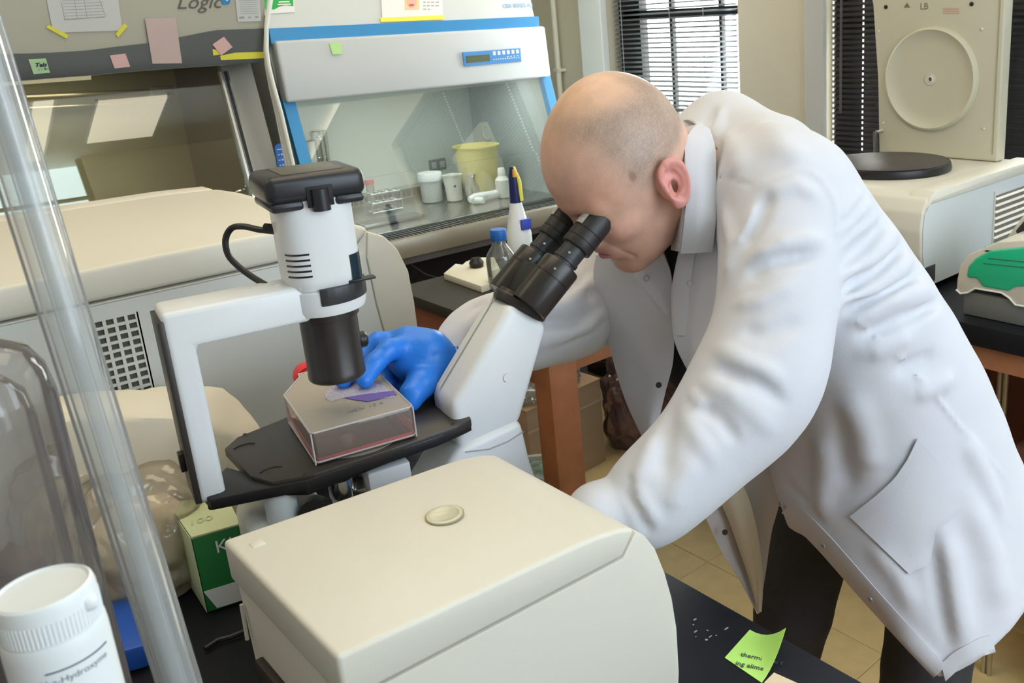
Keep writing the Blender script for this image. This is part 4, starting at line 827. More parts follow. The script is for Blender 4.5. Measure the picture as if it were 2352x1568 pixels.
# serological wash bottle
c = Vector(pz(1197, 590, ZT2+0.0)); t = thing('wash_bottle', 'white wash bottle with yellow and navy nozzle behind the blue capped bottle', 'bottle', tuple(c))
MB().lathe([(0, 0), (0.034, 0), (0.036, 0.004), (0.036, 0.070), (0.028, 0.105), (0.018, 0.150), (0.016, 0.162), (0, 0.162)], c, seg=32).build('bottle_body', mat('translucent_white', (0.78, 0.80, 0.80), 0.4), t)
MB().lathe([(0, 0.160), (0.017, 0.160), (0.015, 0.20), (0.014, 0.235), (0.008, 0.262), (0, 0.262)], c, seg=20).build('nozzle_cap', mat('navy_cap', (0.015, 0.02, 0.10), 0.4), t)
MB().tube([c+Vector((0.010, -0.012, 0.165)), c+Vector((0.009, -0.013, 0.22)), c+Vector((-0.002, -0.01, 0.262))], [0.007, 0.006, 0.003], 10).build('yellow_strip', mat('bright_yellow', (0.85, 0.78, 0.10), 0.4), t)
MB().tube([c+Vector((-0.004, -0.013, 0.235)), c+Vector((-0.006, -0.014, 0.255))], [0.006, 0.004], 10).build('orange_tip', mat('orange_tip', (0.85, 0.42, 0.05), 0.4), t)
MB().box(c+Vector((-0.012, -0.038, 0.085)), c+Vector((0.02, -0.030, 0.115)), 0.001).build('blue_print', mat('print_royal', (0.05, 0.08, 0.5), 0.5), t)
# small clutter behind: dark tube cap
q = pz(1095, 612, ZT2+.019); t = thing('black_stopper', 'small black stopper on the back of the cream foam pad', 'stopper', tuple(q))
MB().lathe([(0, 0), (0.018, 0), (0.020, 0.012), (0.012, 0.024), (0, 0.026)], q, seg=20).build('stopper', BLACKP, t)
# ---------------- things on the floor under and around the table
def rot_box(lo, hi, rz, c, bev=0.002): return MB().box(lo, hi, bev, mx=Matrix.Translation(Vector(c)) @ Matrix.Rotation(rz, 4, 'Z'))
c = (1.695, 2.46, 0.0); CARD = mat('cardboard', (0.50, 0.36, 0.23), 0.8, var=0.10, vscale=6)
t = thing('cardboard_box', 'brown cardboard box with clear plastic on top under the side table', 'box', c, 0.08)
bx = MB().box((-0.17, -0.12, 0), (0.17, 0.12, 0.32), 0.003).build('carton', CARD, t, world=False)
MB().box((-0.172, -0.122, 0.318), (0.172, -0.002, 0.323), 0.001).build('flap', mat('cardboard_light', (0.50, 0.34, 0.20), 0.8), t, world=False)
MB().box((-0.172, 0.002, 0.318), (0.172, 0.122, 0.323), 0.001).build('flap', MATS['cardboard_light'], t, world=False)
MB().box((-0.1745, -0.124, 0.24), (0.1745, -0.1205, 0.247)).build('packing_tape', mat('tape_brown', (0.55, 0.45, 0.32), 0.3), t, world=False, smooth=False)
def crumple(name, centre, size, m, n=26, seed=1, amp=0.35, flat=0.0):
    """crumpled bag: a wrinkled closed surface"""
    rs = np.random.RandomState(seed); K = rs.randn(14, 3)*5; ph = rs.rand(14)*6.28; b = bmesh.new(); bmesh.ops.create_icosphere(b, subdivisions=5, radius=1)
    for v in b.verts:
        p = np.array(v.co); s = 0
        for k in range(14): s += abs(math.sin(K[k]@p+ph[k]))*(1/(1+0.25*k))
        s = (s/5.5-0.5)*amp; r = 1+s
        q = p*r; q = np.sign(q)*np.abs(q)**0.85
        v.co = Vector((q[0]*size[0], q[1]*size[1], q[2]*size[2]))+Vector(centre)
        if flat is not None and v.co.z < flat: v.co.z = flat+0.0005
    me = bpy.data.meshes.new(name); b.to_mesh(me); b.free(); return me
FILM = glass('clear_film', (0.93, 0.92, 0.90), 0.10, 0.08, 0.22, (0.62, 0.58, 0.52))
t2 = thing('plastic_wrap', 'crumpled clear plastic wrap lying on the cardboard box', 'bag', (1.70, 2.46, 0.323), 0)
link_mesh('film', crumple('film', (1.66, 2.45, 0.355), (0.15, 0.11, 0.045), FILM, seed=3, amp=0.5, flat=0.3235), FILM, None, angle=0.35).parent = t2
bpy.data.objects['film'].matrix_parent_inverse = WM(t2).inverted()
t2 = thing('waste_bag', 'limp clear waste bag with dark purple contents on the floor by the table leg', 'bag', (2.08, 2.36, 0))
def under(o, par): o.parent = par; o.matrix_parent_inverse = WM(par).inverted(); return o
under(link_mesh('bag_film', crumple('bag_film', (2.08, 2.36, 0.17), (0.14, 0.12, 0.20), FILM, seed=9, amp=0.6, flat=0.001), glass('purple_film', (0.75, 0.62, 0.66), 0.12, 0.10, 0.25, (0.40, 0.28, 0.30)), None, angle=0.35), t2)
under(link_mesh('bag_contents', crumple('bag_contents', (2.08, 2.36, 0.13), (0.11, 0.10, 0.14), DARK, seed=5, amp=0.5, flat=0.002), mat('maroon_waste', (0.16, 0.06, 0.07), 0.6), None, angle=0.35), t2)
# waste bin
c = Vector(pz(1222, 1092, 0.28)); c.z = 0
t = thing('waste_bin', 'round bin with green crumpled contents behind the small centrifuge', 'bin', (c.x, c.y, 0))
MB().lathe([(0, 0), (0.10, 0), (0.13, 0.27), (0.136, 0.272), (0.136, 0.28), (0.126, 0.278), (0.10, 0.01), (0, 0.01)], (c.x, c.y, 0), seg=36).build('bin_shell', mat('bin_cream', (0.60, 0.60, 0.48), 0.5), t)
under(link_mesh('bin_liner', crumple('bin_liner', (c.x, c.y, 0.24), (0.118, 0.118, 0.04), FILM, seed=12, amp=0.6, flat=0.05), mat('green_waste', (0.10, 0.17, 0.10), 0.5, var=0.8, vscale=35, col2=(0.42, 0.48, 0.36)), None, angle=0.3), t)
# chair base with castor
c = Vector(pz(1385, 850, 0.05)); c.z = 0
t = thing('office_chair', 'black office chair base with a castor far under the side table', 'chair', (c.x-0.2, c.y+0.12, 0))
for k in range(5):
    a = -0.55+k*2*PI/5; o = Vector((c.x-0.2, c.y+0.12, 0.10)); e = o+Vector((0.27*math.cos(a), 0.27*math.sin(a), -0.02))
    MB().tube([o, e], [0.022, 0.014], 10).build('base_arm', BLACKP, t)
    w_ = MB().lathe([(0, -0.012), (0.026, -0.012), (0.030, -0.008), (0.030, 0.008), (0.026, 0.012), (0, 0.012)], e+Vector((0, 0, -0.049)), (-math.sin(a), math.cos(a), 0), 20).build('castor', BLACKP, t)
MB().tube([(c.x-0.2, c.y+0.12, 0.10), (c.x-0.2, c.y+0.12, 0.42)], 0.025, 16).build('gas_lift', BLACKP, t)
MB().box((c.x-0.43, c.y-0.10, 0.42), (c.x+0.02, c.y+0.34, 0.48), 0.03, 4).build('seat', mat('black_fabric', (0.02, 0.02, 0.02), 0.9), t)
MB().tube([(1.35, 2.3, 0.80), (1.5, 2.0, 0.76), (1.7, 1.9, 0.79)], 0.004, 8).build('hanging_cable', BLACKP, None); single(bpy.data.objects['hanging_cable'], 'black cable looping under the side table rail', 'cable')

# ================================================================ RIGHT BENCH
t = thing('side_bench', 'black topped bench with wooden rail along the window wall at the right', 'bench', (2.0, 0.6, 0))
MB().box((1.675, -0.6, 0.85), (2.39, 1.485, 0.897), 0.003).build('bench_top', BENCHTOP, t)
MB().box((1.69, -0.58, 0.80), (1.712, 1.47, 0.85)).build('front_rail', WOOD, t, smooth=False)
for y in (1.40, 0.45, -0.55): MB().box((1.70, y, 0), (1.77, y+0.07, 0.80), 0.003).build('leg', WOOD, t)
MB().box((2.3, -0.58, 0.1), (2.32, 1.47, 0.80)).build('back_panel', mat('red_brown_panel', (0.16, 0.05, 0.03), 0.6), t, smooth=False)
MB().box((1.72, -0.55, 0.30), (2.3, 0.75, 0.33)).build('shelf', mat('red_brown_panel', (0.16, 0.05, 0.03), 0.6), t, smooth=False)
for k, x in enumerate((2298, 2312)):
    q = pX(x, 860, 1.76); o = MB().tube([(1.76, q[1], 0.0), (1.76, q[1], 0.84)], 0.006, 10).build('metal_rod', STEEL, t)
c = pz(2335, 1000, 0.33); t2 = thing('printed_carton', 'dark red carton with white print on the shelf under the wall bench', 'box', (1.9, 0.62, 0.33))
MB().box((1.78, 0.52, 0.33), (2.1, 0.80, 0.60), 0.003).build('carton', mat('dark_red_card', (0.17, 0.07, 0.05), 0.6), t2)
textmesh('carton_print', 'RA2', 0.06, PAPER, t2, (1.778, 0.76, 0.52), (0, -1, 0), (0, 0, 1), off=0.001)
t2 = thing('tan_carton', 'plain tan carton on the floor under the wall bench', 'box', (1.9, 0.55, 0.0))
MB().box((1.74, 0.38, 0.0), (2.1, 0.66, 0.22), 0.003).build('carton', CARD, t2)
b = MB(); q = [pd(2352, 1080, 2.0), pd(2330, 1075, 1.98), pd(2338, 1110, 1.95), pd(2332, 1150, 1.93), pd(2348, 1185, 1.93), pd(2365, 1190, 1.93)]
b.tube(q, 0.006, 8).build('white_cable', CORD, None); single(bpy.data.objects['white_cable'], 'white cable hanging in loops under the wall bench beside the coat', 'cable')
MB().lathe([(0.010, 0), (0.012, 0.002), (0.012, 0.03), (0, 0.032)], pd(2336, 1165, 1.93), (0.2, -0.3, 1), 16).build('cable_plug', CORD, None); single(bpy.data.objects['cable_plug'], 'white plug on the cable under the wall bench', 'plug')
# ---- centrifuge with raised lid
CX0, CX1, CY0, CY1, CZ = 1.765, 2.33, 1.035, 1.475, 1.135
t = thing('open_centrifuge', 'cream centrifuge with its lid raised against the black blinds', 'centrifuge', ((CX0+CX1)/2, (CY0+CY1)/2, 0.897))
prof = [(CX0+0.025, 0.915), (CX0+0.004, 0.99), (CX0, 1.05), (CX0+0.006, 1.09), (CX0+0.022, 1.118), (CX0+0.045, CZ-0.006), (CX1, CZ-0.006), (CX1, 0.915)]
MB().prism([(x, CY0+0.003, z) for x, z in prof], (0, CY1-CY0-0.006, 0), 0.005, 3).build('housing', CREAM, t)
# side panel with louvres
sp = [(x, z) for x, z in [(CX0+0.03, 0.917), (CX0+0.009, 0.99), (CX0+0.006, 1.05), (CX0+0.012, 1.088), (CX0+0.03, 1.108), (CX1-0.002, 1.108), (CX1-0.002, 0.917)]]
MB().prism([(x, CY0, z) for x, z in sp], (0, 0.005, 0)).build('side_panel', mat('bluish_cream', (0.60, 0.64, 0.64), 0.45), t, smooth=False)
MB().prism([(x, CY0-0.002, z) for x, z in [(CX0+0.012, 1.098), (CX0+0.03, 1.121), (CX0+0.05, CZ+0.001), (CX1, CZ+0.001), (CX1, 1.11), (CX0+0.04, 1.110)]], (0, 0.06, 0), 0.004, 2).build('top_shoulder', CREAM, t)
g0 = pY(2285, 450, CY0); g1 = pY(2285, 580, CY0)
MB().box((g0[0]-0.006, CY0-0.004, g1[2]-0.012), (g0[0]-0.002, CY0, g0[2]+0.012)).build('grille_frame', CREAM, t, smooth=False)
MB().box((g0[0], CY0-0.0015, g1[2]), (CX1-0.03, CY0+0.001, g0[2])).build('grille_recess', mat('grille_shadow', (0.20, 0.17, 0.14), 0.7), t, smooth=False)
for k in range(9):
    z = g1[2]+(g0[2]-g1[2])*(k+0.5)/9; MB().prism([(g0[0], CY0-0.006, z-0.002), (g0[0], CY0-0.001, z+0.003), (g0[0], CY0, z+0.001), (g0[0], CY0-0.004, z-0.004)], (CX1-0.03-g0[0], 0, 0)).build('louvre', CREAM, t, smooth=False)
q = pX(2185, 640, CX0+0.02)
MB().box((CX0-0.001+0.01, CY0-0.003, 0.925), (CX0+0.06, CY0, 0.965), 0.001).build('power_inlet', mat('inlet_dark', (0.03, 0.025, 0.03), 0.5), t)
# rotor chamber
bc = Vector((2.04, 1.30, CZ-0.006)); 
MB().lathe([(0.158, 0.0), (0.160, 0.006), (0.157, 0.019), (0.152, 0.023), (0.148, 0.022), (0.147, 0.017), (0.147, 0.0)], bc, seg=64).build('chamber_gasket', BLACKP, t)
MB().lathe([(0.1545, 0.0215), (0.1555, 0.0220), (0.1545, 0.0225)], bc, seg=64).build('gasket_ring', mat('gasket_brown', (0.06, 0.05, 0.05), 0.4), t)
MB().lathe([(0, 0.0010), (0.10, 0.0010), (0.138, 0.003), (0.1455, 0.014), (0.1465, 0.0155)], bc, seg=64).build('chamber_bowl', mat('bowl_steel', (0.34, 0.36, 0.38), 0.30, 0.25), t)
# lid standing up at the back
LXF = 2.265
q0 = pX(2018, 372, LXF); q1 = pX(2290, 372, LXF); lz0 = CZ-0.005; lz1 = 1.70; ly0, ly1 = q1[1], q0[1]
lid = MB().prism([(LXF, ly0, lz0), (LXF, ly1, lz0), (LXF, ly1-0.004+0.012, 1.34), (LXF, ly1+0.028, 1.545), (LXF, ly1+0.046, 1.60), (LXF, ly1+0.04, lz1), (LXF, ly0+0.02, lz1), (LXF, ly0, 1.62)], (0.045, 0, 0), 0.006, 3).build('lid', mat('lid_cream', (0.57, 0.54, 0.41), 0.42), t)
LR = MATS['lid_cream']
def onlid(x, y, d_=0): q = pX(x, y, LXF); return Vector((LXF-d_, q[1], q[2]))
cc = onlid(2138, 182); ry = (onlid(2035, 182).y-onlid(2240, 182).y)/2; rz_ = (onlid(2138, 58).z-onlid(2138, 305).z)/2; rr = (ry+rz_)/2
under(MB().lathe([(rr, 0), (rr-0.002, 0.010), (rr-0.008, 0.014), (rr-0.014, 0.010), (rr-0.030, 0.004), (rr-0.045, 0.002), (0, 0.002)], cc, (-1, 0, 0), 72).build('dished_disc', LR, None), t).parent = lid
under(bpy.data.objects['dished_disc'], t); 
MB().lathe([(0.0145, 0.001), (0.0145, 0.005), (0.0125, 0.005), (0.011, 0.0035), (0.008, 0.006), (0.006, 0.006), (0.005, 0.002), (0, 0.002)], cc, (-1, 0, 0), 32).build('sight_hole_ring', mat('lid_light', (0.66, 0.64, 0.55), 0.4), t)
MB().lathe([(0.0045, 0.002), (0.0045, 0.0035), (0, 0.0035)], cc, (-1, 0, 0), 20).build('sight_hole', mat('hole_brown', (0.10, 0.08, 0.05), 0.6), t)
for x, y, r_, m_ in ((2035, 16, 0.0055, BLACKP), (2232, 9, 0.0055, BLACKP), (2019, 72, 0.003, MATS['lid_light']), (2256, 67, 0.004, MATS['lid_light']), (2029, 283, 0.003, MATS['lid_light']), (2260, 296, 0.0035, MATS['lid_light'])):
    MB().lathe([(r_, 0), (r_, 0.002), (r_*0.7, 0.003), (0, 0.003)], onlid(x, y), (-1, 0, 0), 16).build('bumper' if m_ is BLACKP else 'screw', m_, t)
MB().prism([onlid(2076, 17, 0.0005), onlid(2084, 6, 0.0005), onlid(2091, 17, 0.0005)], (-0.0006, 0, 0)).build('warning_print', mat('brown_print', (0.22, 0.17, 0.12), 0.7), t, smooth=False)
textmesh('lid_print', 'LB', 0.024, mat('dark_print', (0.20, 0.18, 0.12), 0.7), t, onlid(2113, 22), (0, -1, 0), (0, 0, 1), off=0.0006)
bq = MB()
for k in range(3): bq.prism([onlid(2166, 18+k*5, 0.0005), onlid(2203, 18+k*5, 0.0005), onlid(2203, 21+k*5, 0.0005), onlid(2166, 21+k*5, 0.0005)], (-0.0004, 0, 0))
bq.build('red_print', mat('faded_red_print', (0.62, 0.40, 0.30), 0.7), t, smooth=False)
MB().box((LXF-0.002, ly0+0.012, lz0+0.02), (LXF, ly0+0.014, 1.62)).build('panel_seam', mat('seam_olive', (0.35, 0.33, 0.22), 0.6), t, smooth=False)
s0 = onlid(2022, 300, 0.006); s1 = Vector((2.14, CY1-0.05, CZ-0.002)); 
q = pz(2012, 368, CZ)
under(MB().tube([onlid(2029, 299, 0.0), onlid(2016, 303, 0.012)], 0.004, 10).build('strut_pin', STEEL, None), t)
MB().tube([onlid(2016, 303, 0.012), Vector(q)], 0.0065, 12).build('gas_strut', BLACKP, t)
# ---- thermal cycler with green cover
TX = 1.715
t = thing('thermal_cycler', 'grey and cream thermal cycler with glossy green cover on the right bench', 'device', (1.85, 0.75, 0.897))
def tq(x, y, X=TX): return Vector(pX(x, y, X))
GB = mat('device_grey', (0.16, 0.165, 0.155), 0.45); DC = mat('device_cream', (0.62, 0.60, 0.52), 0.42)
MB().prism([(TX+0.004, y, z) for y, z in [(0.905, 0.898), (0.70, 0.898), (0.70, 0.95), (0.905, 0.95)]], (0.24, 0, 0), 0.004).build('base', GB, t)
low = [(2196, 665), (2206, 674), (2222, 672), (2240, 662), (2300, 672), (2318, 684), (2332, 700), (2380, 708), (2420, 714)]
up = [(2420, 560), (2352, 552), (2290, 556), (2258, 570), (2225, 585), (2204, 610), (2198, 640)]
MB().prism([tq(x, y) for x, y in low+up], (0.22, 0.0, 0.0), 0.004, 2).build('shell', DC, t)
MB().tube([tq(x, y, TX-0.001) for x, y in low], 0.0022, 8).build('shell_rim', mat('rim_cream', (0.74, 0.73, 0.68), 0.4), t)
GRC = mat('glossy_green', (0.02, 0.50, 0.25), 0.22, coat=0.4)
MB().prism([tq(x, y, TX-0.004) for x, y in [(2218, 638), (2222, 612), (2240, 592), (2275, 574), (2420, 560), (2420, 665), (2352, 659), (2330, 660), (2315, 670), (2255, 660), (2242, 640)]], (0.10, 0, 0), 0.006, 3).build('green_cover', GRC, t)
MB().prism([(TX+0.0, y, z) for y, z in [(0.885, 1.035), (0.715, 1.04), (0.715, 1.06), (0.86, 1.055)]], (0.20, 0, 0), 0.008, 3).build('green_top', GRC, t)
for y_ in (592, 604):
    MB().tube([tq(2270+ (y_-592)*-1, y_, TX-0.0045), tq(2420, y_+16, TX-0.0045)], 0.0012, 6).build('cover_groove', mat('deep_green', (0.01, 0.22, 0.11), 0.4), t)
# raised display housing
MB().prism([tq(x, y, TX+0.12) for x, y in [(2300, 560), (2352, 490), (2420, 480), (2420, 570)]], (0.05, 0, 0), 0.008, 3).build('screen_housing', DC, t)
MB().prism([tq(x, y, TX+0.118) for x, y in [(2333, 530), (2358, 500), (2420, 492), (2420, 552), (2340, 550)]], (0.004, 0, 0), 0.001).build('screen', mat('screen_dark', (0.05, 0.05, 0.055), 0.25), t)
# ================================================================ LEFT BENCH CLUTTER
# green tissue box
t = thing('tissue_box', 'green and pale tissue wiper box beside the microscope base', 'box', (0.20, 1.05, 0.9))
zt = 1.0
A, Bc, Cc, Dd = [Vector(pz(x, y, zt)) for x, y in ((440, 1235), (553, 1203), (520, 1140), (385, 1155))]
def quadbox(a, b_, c, d, h): return MB().prism([a, b_, c, d], (0, 0, -h), 0.001)
quadbox(A, Bc, Cc, Dd, 0.0985).build('carton', mat('tissue_green', (0.02, 0.20, 0.05), 0.55), t)
MB().prism([p+Vector((0, 0, 0.0009)) for p in (A, Bc, Cc, Dd)], (0, 0, -0.003)).build('pale_top', mat('pale_green_card', (0.62, 0.70, 0.42), 0.6, var=0.06), t, smooth=False)
n = (Bc-A).cross(Vector((0, 0, -1))).normalized()
if n.y > 0: n = -n
ex = (Bc-A).normalized(); off = n*0.0008
MB().prism([A+off+Vector((0, 0, -0.070)), Bc+off+Vector((0, 0, -0.070)), Bc+off+Vector((0, 0, -0.096)), A+off+ex*0.01+Vector((0, 0, -0.096))], n*0.0005).build('white_band', PAPER, t, smooth=False)
textmesh('box_print', 'KI', 0.022, PAPER, t, A+ex*((Bc-A).length*0.40)+Vector((0, 0, -0.026))+n*0.003, ex, (0, 0, 1))
ex2 = (Dd-A).normalized(); n2 = ex2.cross(Vector((0, 0, 1))).normalized()
if n2.x > 0: n2 = -n2
MB().prism([A+n2*0.0008, Dd+n2*0.0008, Dd+n2*0.0008+Vector((0, 0, -0.098)), A+n2*0.0008+Vector((0, 0, -0.098))], n2*0.0006).build('pale_side', MATS['pale_green_card'], t, smooth=False)
textmesh('top_print', '100', 0.018, mat('faint_green', (0.48, 0.56, 0.36), 0.7), t, (A*0.6+Cc*0.4)+Vector((-0.02, 0, 0.0015)), (Bc-A), (Dd-A))
# wrapped cream packs and bags
WRAP = glass('wrap_film', (0.95, 0.93, 0.88), 0.08, 0.12, 0.20, (0.72, 0.66, 0.55))
CRP = mat('cream_wrap_paper', (0.80, 0.72, 0.56), 0.75, bump=0.2, bscale=30)
t = thing('wrapped_pack', 'cream paper wrapped pack standing behind the microscope pillar', 'pack', (0.30, 1.12, 0.9))
pk = bmesh.new()
b = MB(); P = []
rs = np.random.RandomState(4)
topz = 1.085
c0, c1 = Vector(pz(150, 905, topz)), Vector(pz(555, 905, topz))
q = [pY(120, 905, 1.215), pY(330, 886, 1.215), pY(440, 880, 1.215), pY(530, 888, 1.215), pY(605, 985, 1.175), pY(560, 1010, 1.165), pY(420, 960, 1.165), pY(130, 960, 1.165)]
def lump(name, pts_top, zb, m, parent, seed, amp=0.004, sub=3):
    tb = bmesh.new(); a = [tb.verts.new(Vector(p)) for p in pts_top]; bb = [tb.verts.new(Vector((p[0], p[1], zb))) for p in pts_top]
    tb.faces.new(a); tb.faces.new(bb[::-1]); n_ = len(a)
    for i in range(n_): tb.faces.new((a[i], bb[i], bb[(i+1) % n_], a[(i+1) % n_]))
    bmesh.ops.recalc_face_normals(tb, faces=tb.faces[:]); bmesh.ops.triangulate(tb, faces=tb.faces[:])
    bmesh.ops.bevel(tb, geom=tb.edges[:], offset=0.006, segments=2, profile=0.5, affect='EDGES')
    bmesh.ops.subdivide_edges(tb, edges=[e for e in tb.edges if e.calc_length() > 0.015], cuts=sub, use_grid_fill=True)
    bmesh.ops.triangulate(tb, faces=tb.faces[:])
    r2 = np.random.RandomState(seed); K = r2.randn(10, 3)*60; ph = r2.rand(10)*6.28
    tb.normal_update()
    for v in tb.verts:
        p_ = np.array(v.co); s = sum(abs(math.sin(K[k]@p_+ph[k])) for k in range(10))/10-0.6
        v.co += v.normal*s*amp*2
        if v.co.z < zb: v.co.z = zb
    me = bpy.data.meshes.new(name); tb.to_mesh(me); tb.free()
    return under(link_mesh(name, me, m, None, angle=0.5), parent)
lump('pack_body', q, 0.905, CRP, t, 4)
t = thing('padded_bag', 'clear plastic bag of folded cream gloves beside the glass tube', 'bag', (0.12, 0.95, 0.9))
def crm(name, centre, size, m, par, seed, amp, flat): return under(link_mesh(name, crumple(name, centre, size, m, seed=seed, amp=amp, flat=flat), m, None, angle=0.4), par)
cb = Vector(pz(330, 1300, 0.93))
crm('bag_contents', (cb.x, cb.y, 0.955), (0.058, 0.052, 0.060), mat('folded_cream', (0.80, 0.71, 0.56), 0.8, bump=0.3, bscale=60), t, 21, 0.35, 0.903)
crm('bag_film', (cb.x, cb.y, 0.968), (0.074, 0.062, 0.082), WRAP, t, 22, 0.45, 0.902)
t = thing('padded_bag', 'second clear plastic bag of cream gloves further left behind the glass jar', 'bag', (0.02, 0.95, 0.9))
cb = Vector(pz(185, 1260, 0.95))
crm('bag_contents', (cb.x, cb.y, 0.965), (0.045, 0.060, 0.070), MATS['folded_cream'], t, 31, 0.35, 0.903)
crm('bag_film', (cb.x, cb.y, 0.985), (0.055, 0.07, 0.095), WRAP, t, 32, 0.45, 0.902)
q = [Vector(pz(x, y, 0.93)) for x, y in ((240, 1380), (300, 1365), (335, 1480), (262, 1500))]
o = MB().prism(q, (0, 0, -0.028), 0.004).build('blue_block', mat('royal_blue', (0.02, 0.11, 0.55), 0.4), None); single(o, 'royal blue block on the bench between the glass tube and white bottle', 'block')
o = MB().tube([pz(470, 1490, 0.905), pz(500, 1470, 0.905), pz(530, 1462, 0.905), pz(560, 1450, 0.905)], 0.003, 8).build('grey_lead', BLACKP, None); single(o, 'black lead lying on the bench left of the small centrifuge', 'cable')
# ================================================================ FOREGROUND GLASSWARE
GT = glass('tube_glass', (0.96, 0.97, 0.97), 0.03, 0.08, 0.17, (0.74, 0.75, 0.73), blend=0.12)
q = Vector(pd(170, 790, 0.50)); rt_ = Vector((CR[0], CR[1], 0)).normalized(); ax = (Vector((0, 0, 1))-rt_*0.060).normalized()
b0 = q-ax*((q.z-0.903)/ax.z)
t = thing('glass_column', 'tall upright clear glass tube close to the camera at the left', 'tube', (b0.x, b0.y, 0.9))
MB().lathe([(0.0120, 0.0), (0.0120, 1.1), (0.0092, 1.1), (0.0092, 0.0), (0.0120, 0.0)], b0, ax, seg=40).build('outer_tube', GT, t)
MB().lathe([(0.0045, 0.0), (0.0045, 1.1), (0.0028, 1.1), (0.0028, 0.0), (0.0045, 0)], b0, ax, seg=24).build('inner_tube', GT, t)
MB().lathe([(0, 0), (0.03, 0), (0.03, 0.012), (0.016, 0.02), (0.0125, 0.03)], (b0.x, b0.y, 0.9), seg=32).build('foot', GT, t)
q = Vector(pd(-30, 1000, 0.55))
t = thing('glass_jar', 'tall domed clear glass jar with dark brown contents at the left edge', 'jar', (q.x, q.y, 0.9))
GJ = glass('jar_glass', (0.93, 0.92, 0.91), 0.04, 0.05, 0.13, (0.52, 0.49, 0.47), blend=0.16)
R_ = 0.040; HJ = pd(20, 778, 0.55)[2]-0.902
MB().lathe([(0, 0), (R_-0.004, 0), (R_, 0.004), (R_, HJ-0.035), (R_*0.94, HJ-0.018), (R_*0.78, HJ-0.006), (R_*0.5, HJ), (0, HJ+0.002)], (q.x, q.y, 0.902), seg=48).build('outer_glass', GJ, t)
RI = R_-0.013
MB().lathe([(0, 0.010), (RI, 0.010), (RI, HJ-0.05), (RI*0.9, HJ-0.032), (RI*0.6, HJ-0.022), (0, HJ-0.018)], (q.x, q.y, 0.902), seg=48).build('inner_glass', GJ, t)
MB().lathe([(0, 0.012), (RI*.9, 0.012), (RI*.9, 0.20), (RI*.75, 0.27), (RI*.55, 0.33), (0, 0.345)], (q.x-0.004, q.y-.002, 0.902), seg=32).build('brown_contents', mat('brown_contents', (0.15, 0.10, 0.09), 0.5, var=0.5, vscale=30, bump=0.6, bscale=90), t)
# white bottle with ribbed cap
q = Vector(pd(98, 1352, 0.40)); tl = Vector((0, 0, 1)); RB = 0.0190
t = thing('white_bottle', 'white plastic bottle with ribbed screw cap at the lower left corner', 'bottle', (q.x, q.y, 0.9))
hz = q.z-0.9
WB = mat('bottle_white', (0.78, 0.82, 0.82), 0.38)
MB().lathe([(0, 0), (RB+0.001, 0), (RB+0.0015, 0.003), (RB+0.0015, hz-0.026), (RB+0.0012, hz-0.021), (RB+0.0008, hz-0.0195), (0, hz-0.0195)], (q.x, q.y, 0.901), seg=64).build('bottle_body', WB, t)
MB().lathe([(0, hz-0.020), (RB+0.0005, hz-0.020), (RB+0.0007, hz-0.004), (RB, hz-0.001), (RB-0.0012, hz), (RB-0.0022, hz-0.0012), (0, hz-0.0016)], (q.x, q.y, 0.901), seg=64).build('screw_cap', WB, t)
b = MB()
for k in range(72):
    a = 2*PI*k/72; b.tube([Vector((q.x+(RB+.0005)*math.cos(a), q.y+(RB+.0005)*math.sin(a), 0.901+hz-0.018)), Vector((q.x+(RB+.0006)*math.cos(a), q.y+(RB+.0006)*math.sin(a), 0.901+hz-0.008))], 0.0004, 4)
o = b.build('cap_ribs', WB, t); o['kind'] = 'stuff'
right = Vector((CR[0], CR[1], 0)).normalized(); tab = Vector((q.x, q.y, 0.901+hz-0.007))+right*(RB+0.001)
MB().box(tab+Vector((-0.004, -0.003, -0.005)), tab+Vector((0.0025, 0.003, 0.002)), 0.0025, 3).build('hinge_tab', WB, t)
# curved label lettering
def arc_text(s, size, z, a0, rad):
    cu = bpy.data.curves.new('w', 'FONT'); cu.body = s; cu.size = size; tt = bpy.data.objects.new('t', cu); COL.objects.link(tt)
    me = bpy.data.meshes.new_from_object(tt.evaluated_get(bpy.context.evaluated_depsgraph_get())); bpy.data.objects.remove(tt)
    for v in me.vertices:
        a = a0+v.co.x/rad; v.co = Vector((rad*math.cos(a), rad*math.sin(a), z+v.co.y))
    return me
tocam = math.atan2(-q.y, -q.x)
me = arc_text('N-a-Hydroxyme', 0.0043, hz-0.0365, tocam-0.50, RB+0.0018); me.transform(Matrix.Translation(Vector((0, 0, 0.001))))
o = link_mesh('label_text', me, mat('faded_ink', (0.22, 0.25, 0.30), 0.6), t, smooth=False)
b = MB()
P = [Vector((q.x+(RB+0.0018)*math.cos(tocam-0.35+k*0.1), q.y+(RB+0.0018)*math.sin(tocam-0.35+k*0.1), 0.901+hz-0.0305)) for k in range(14)]
b.tube(P, 0.00035, 5).build('label_line', INK, t)
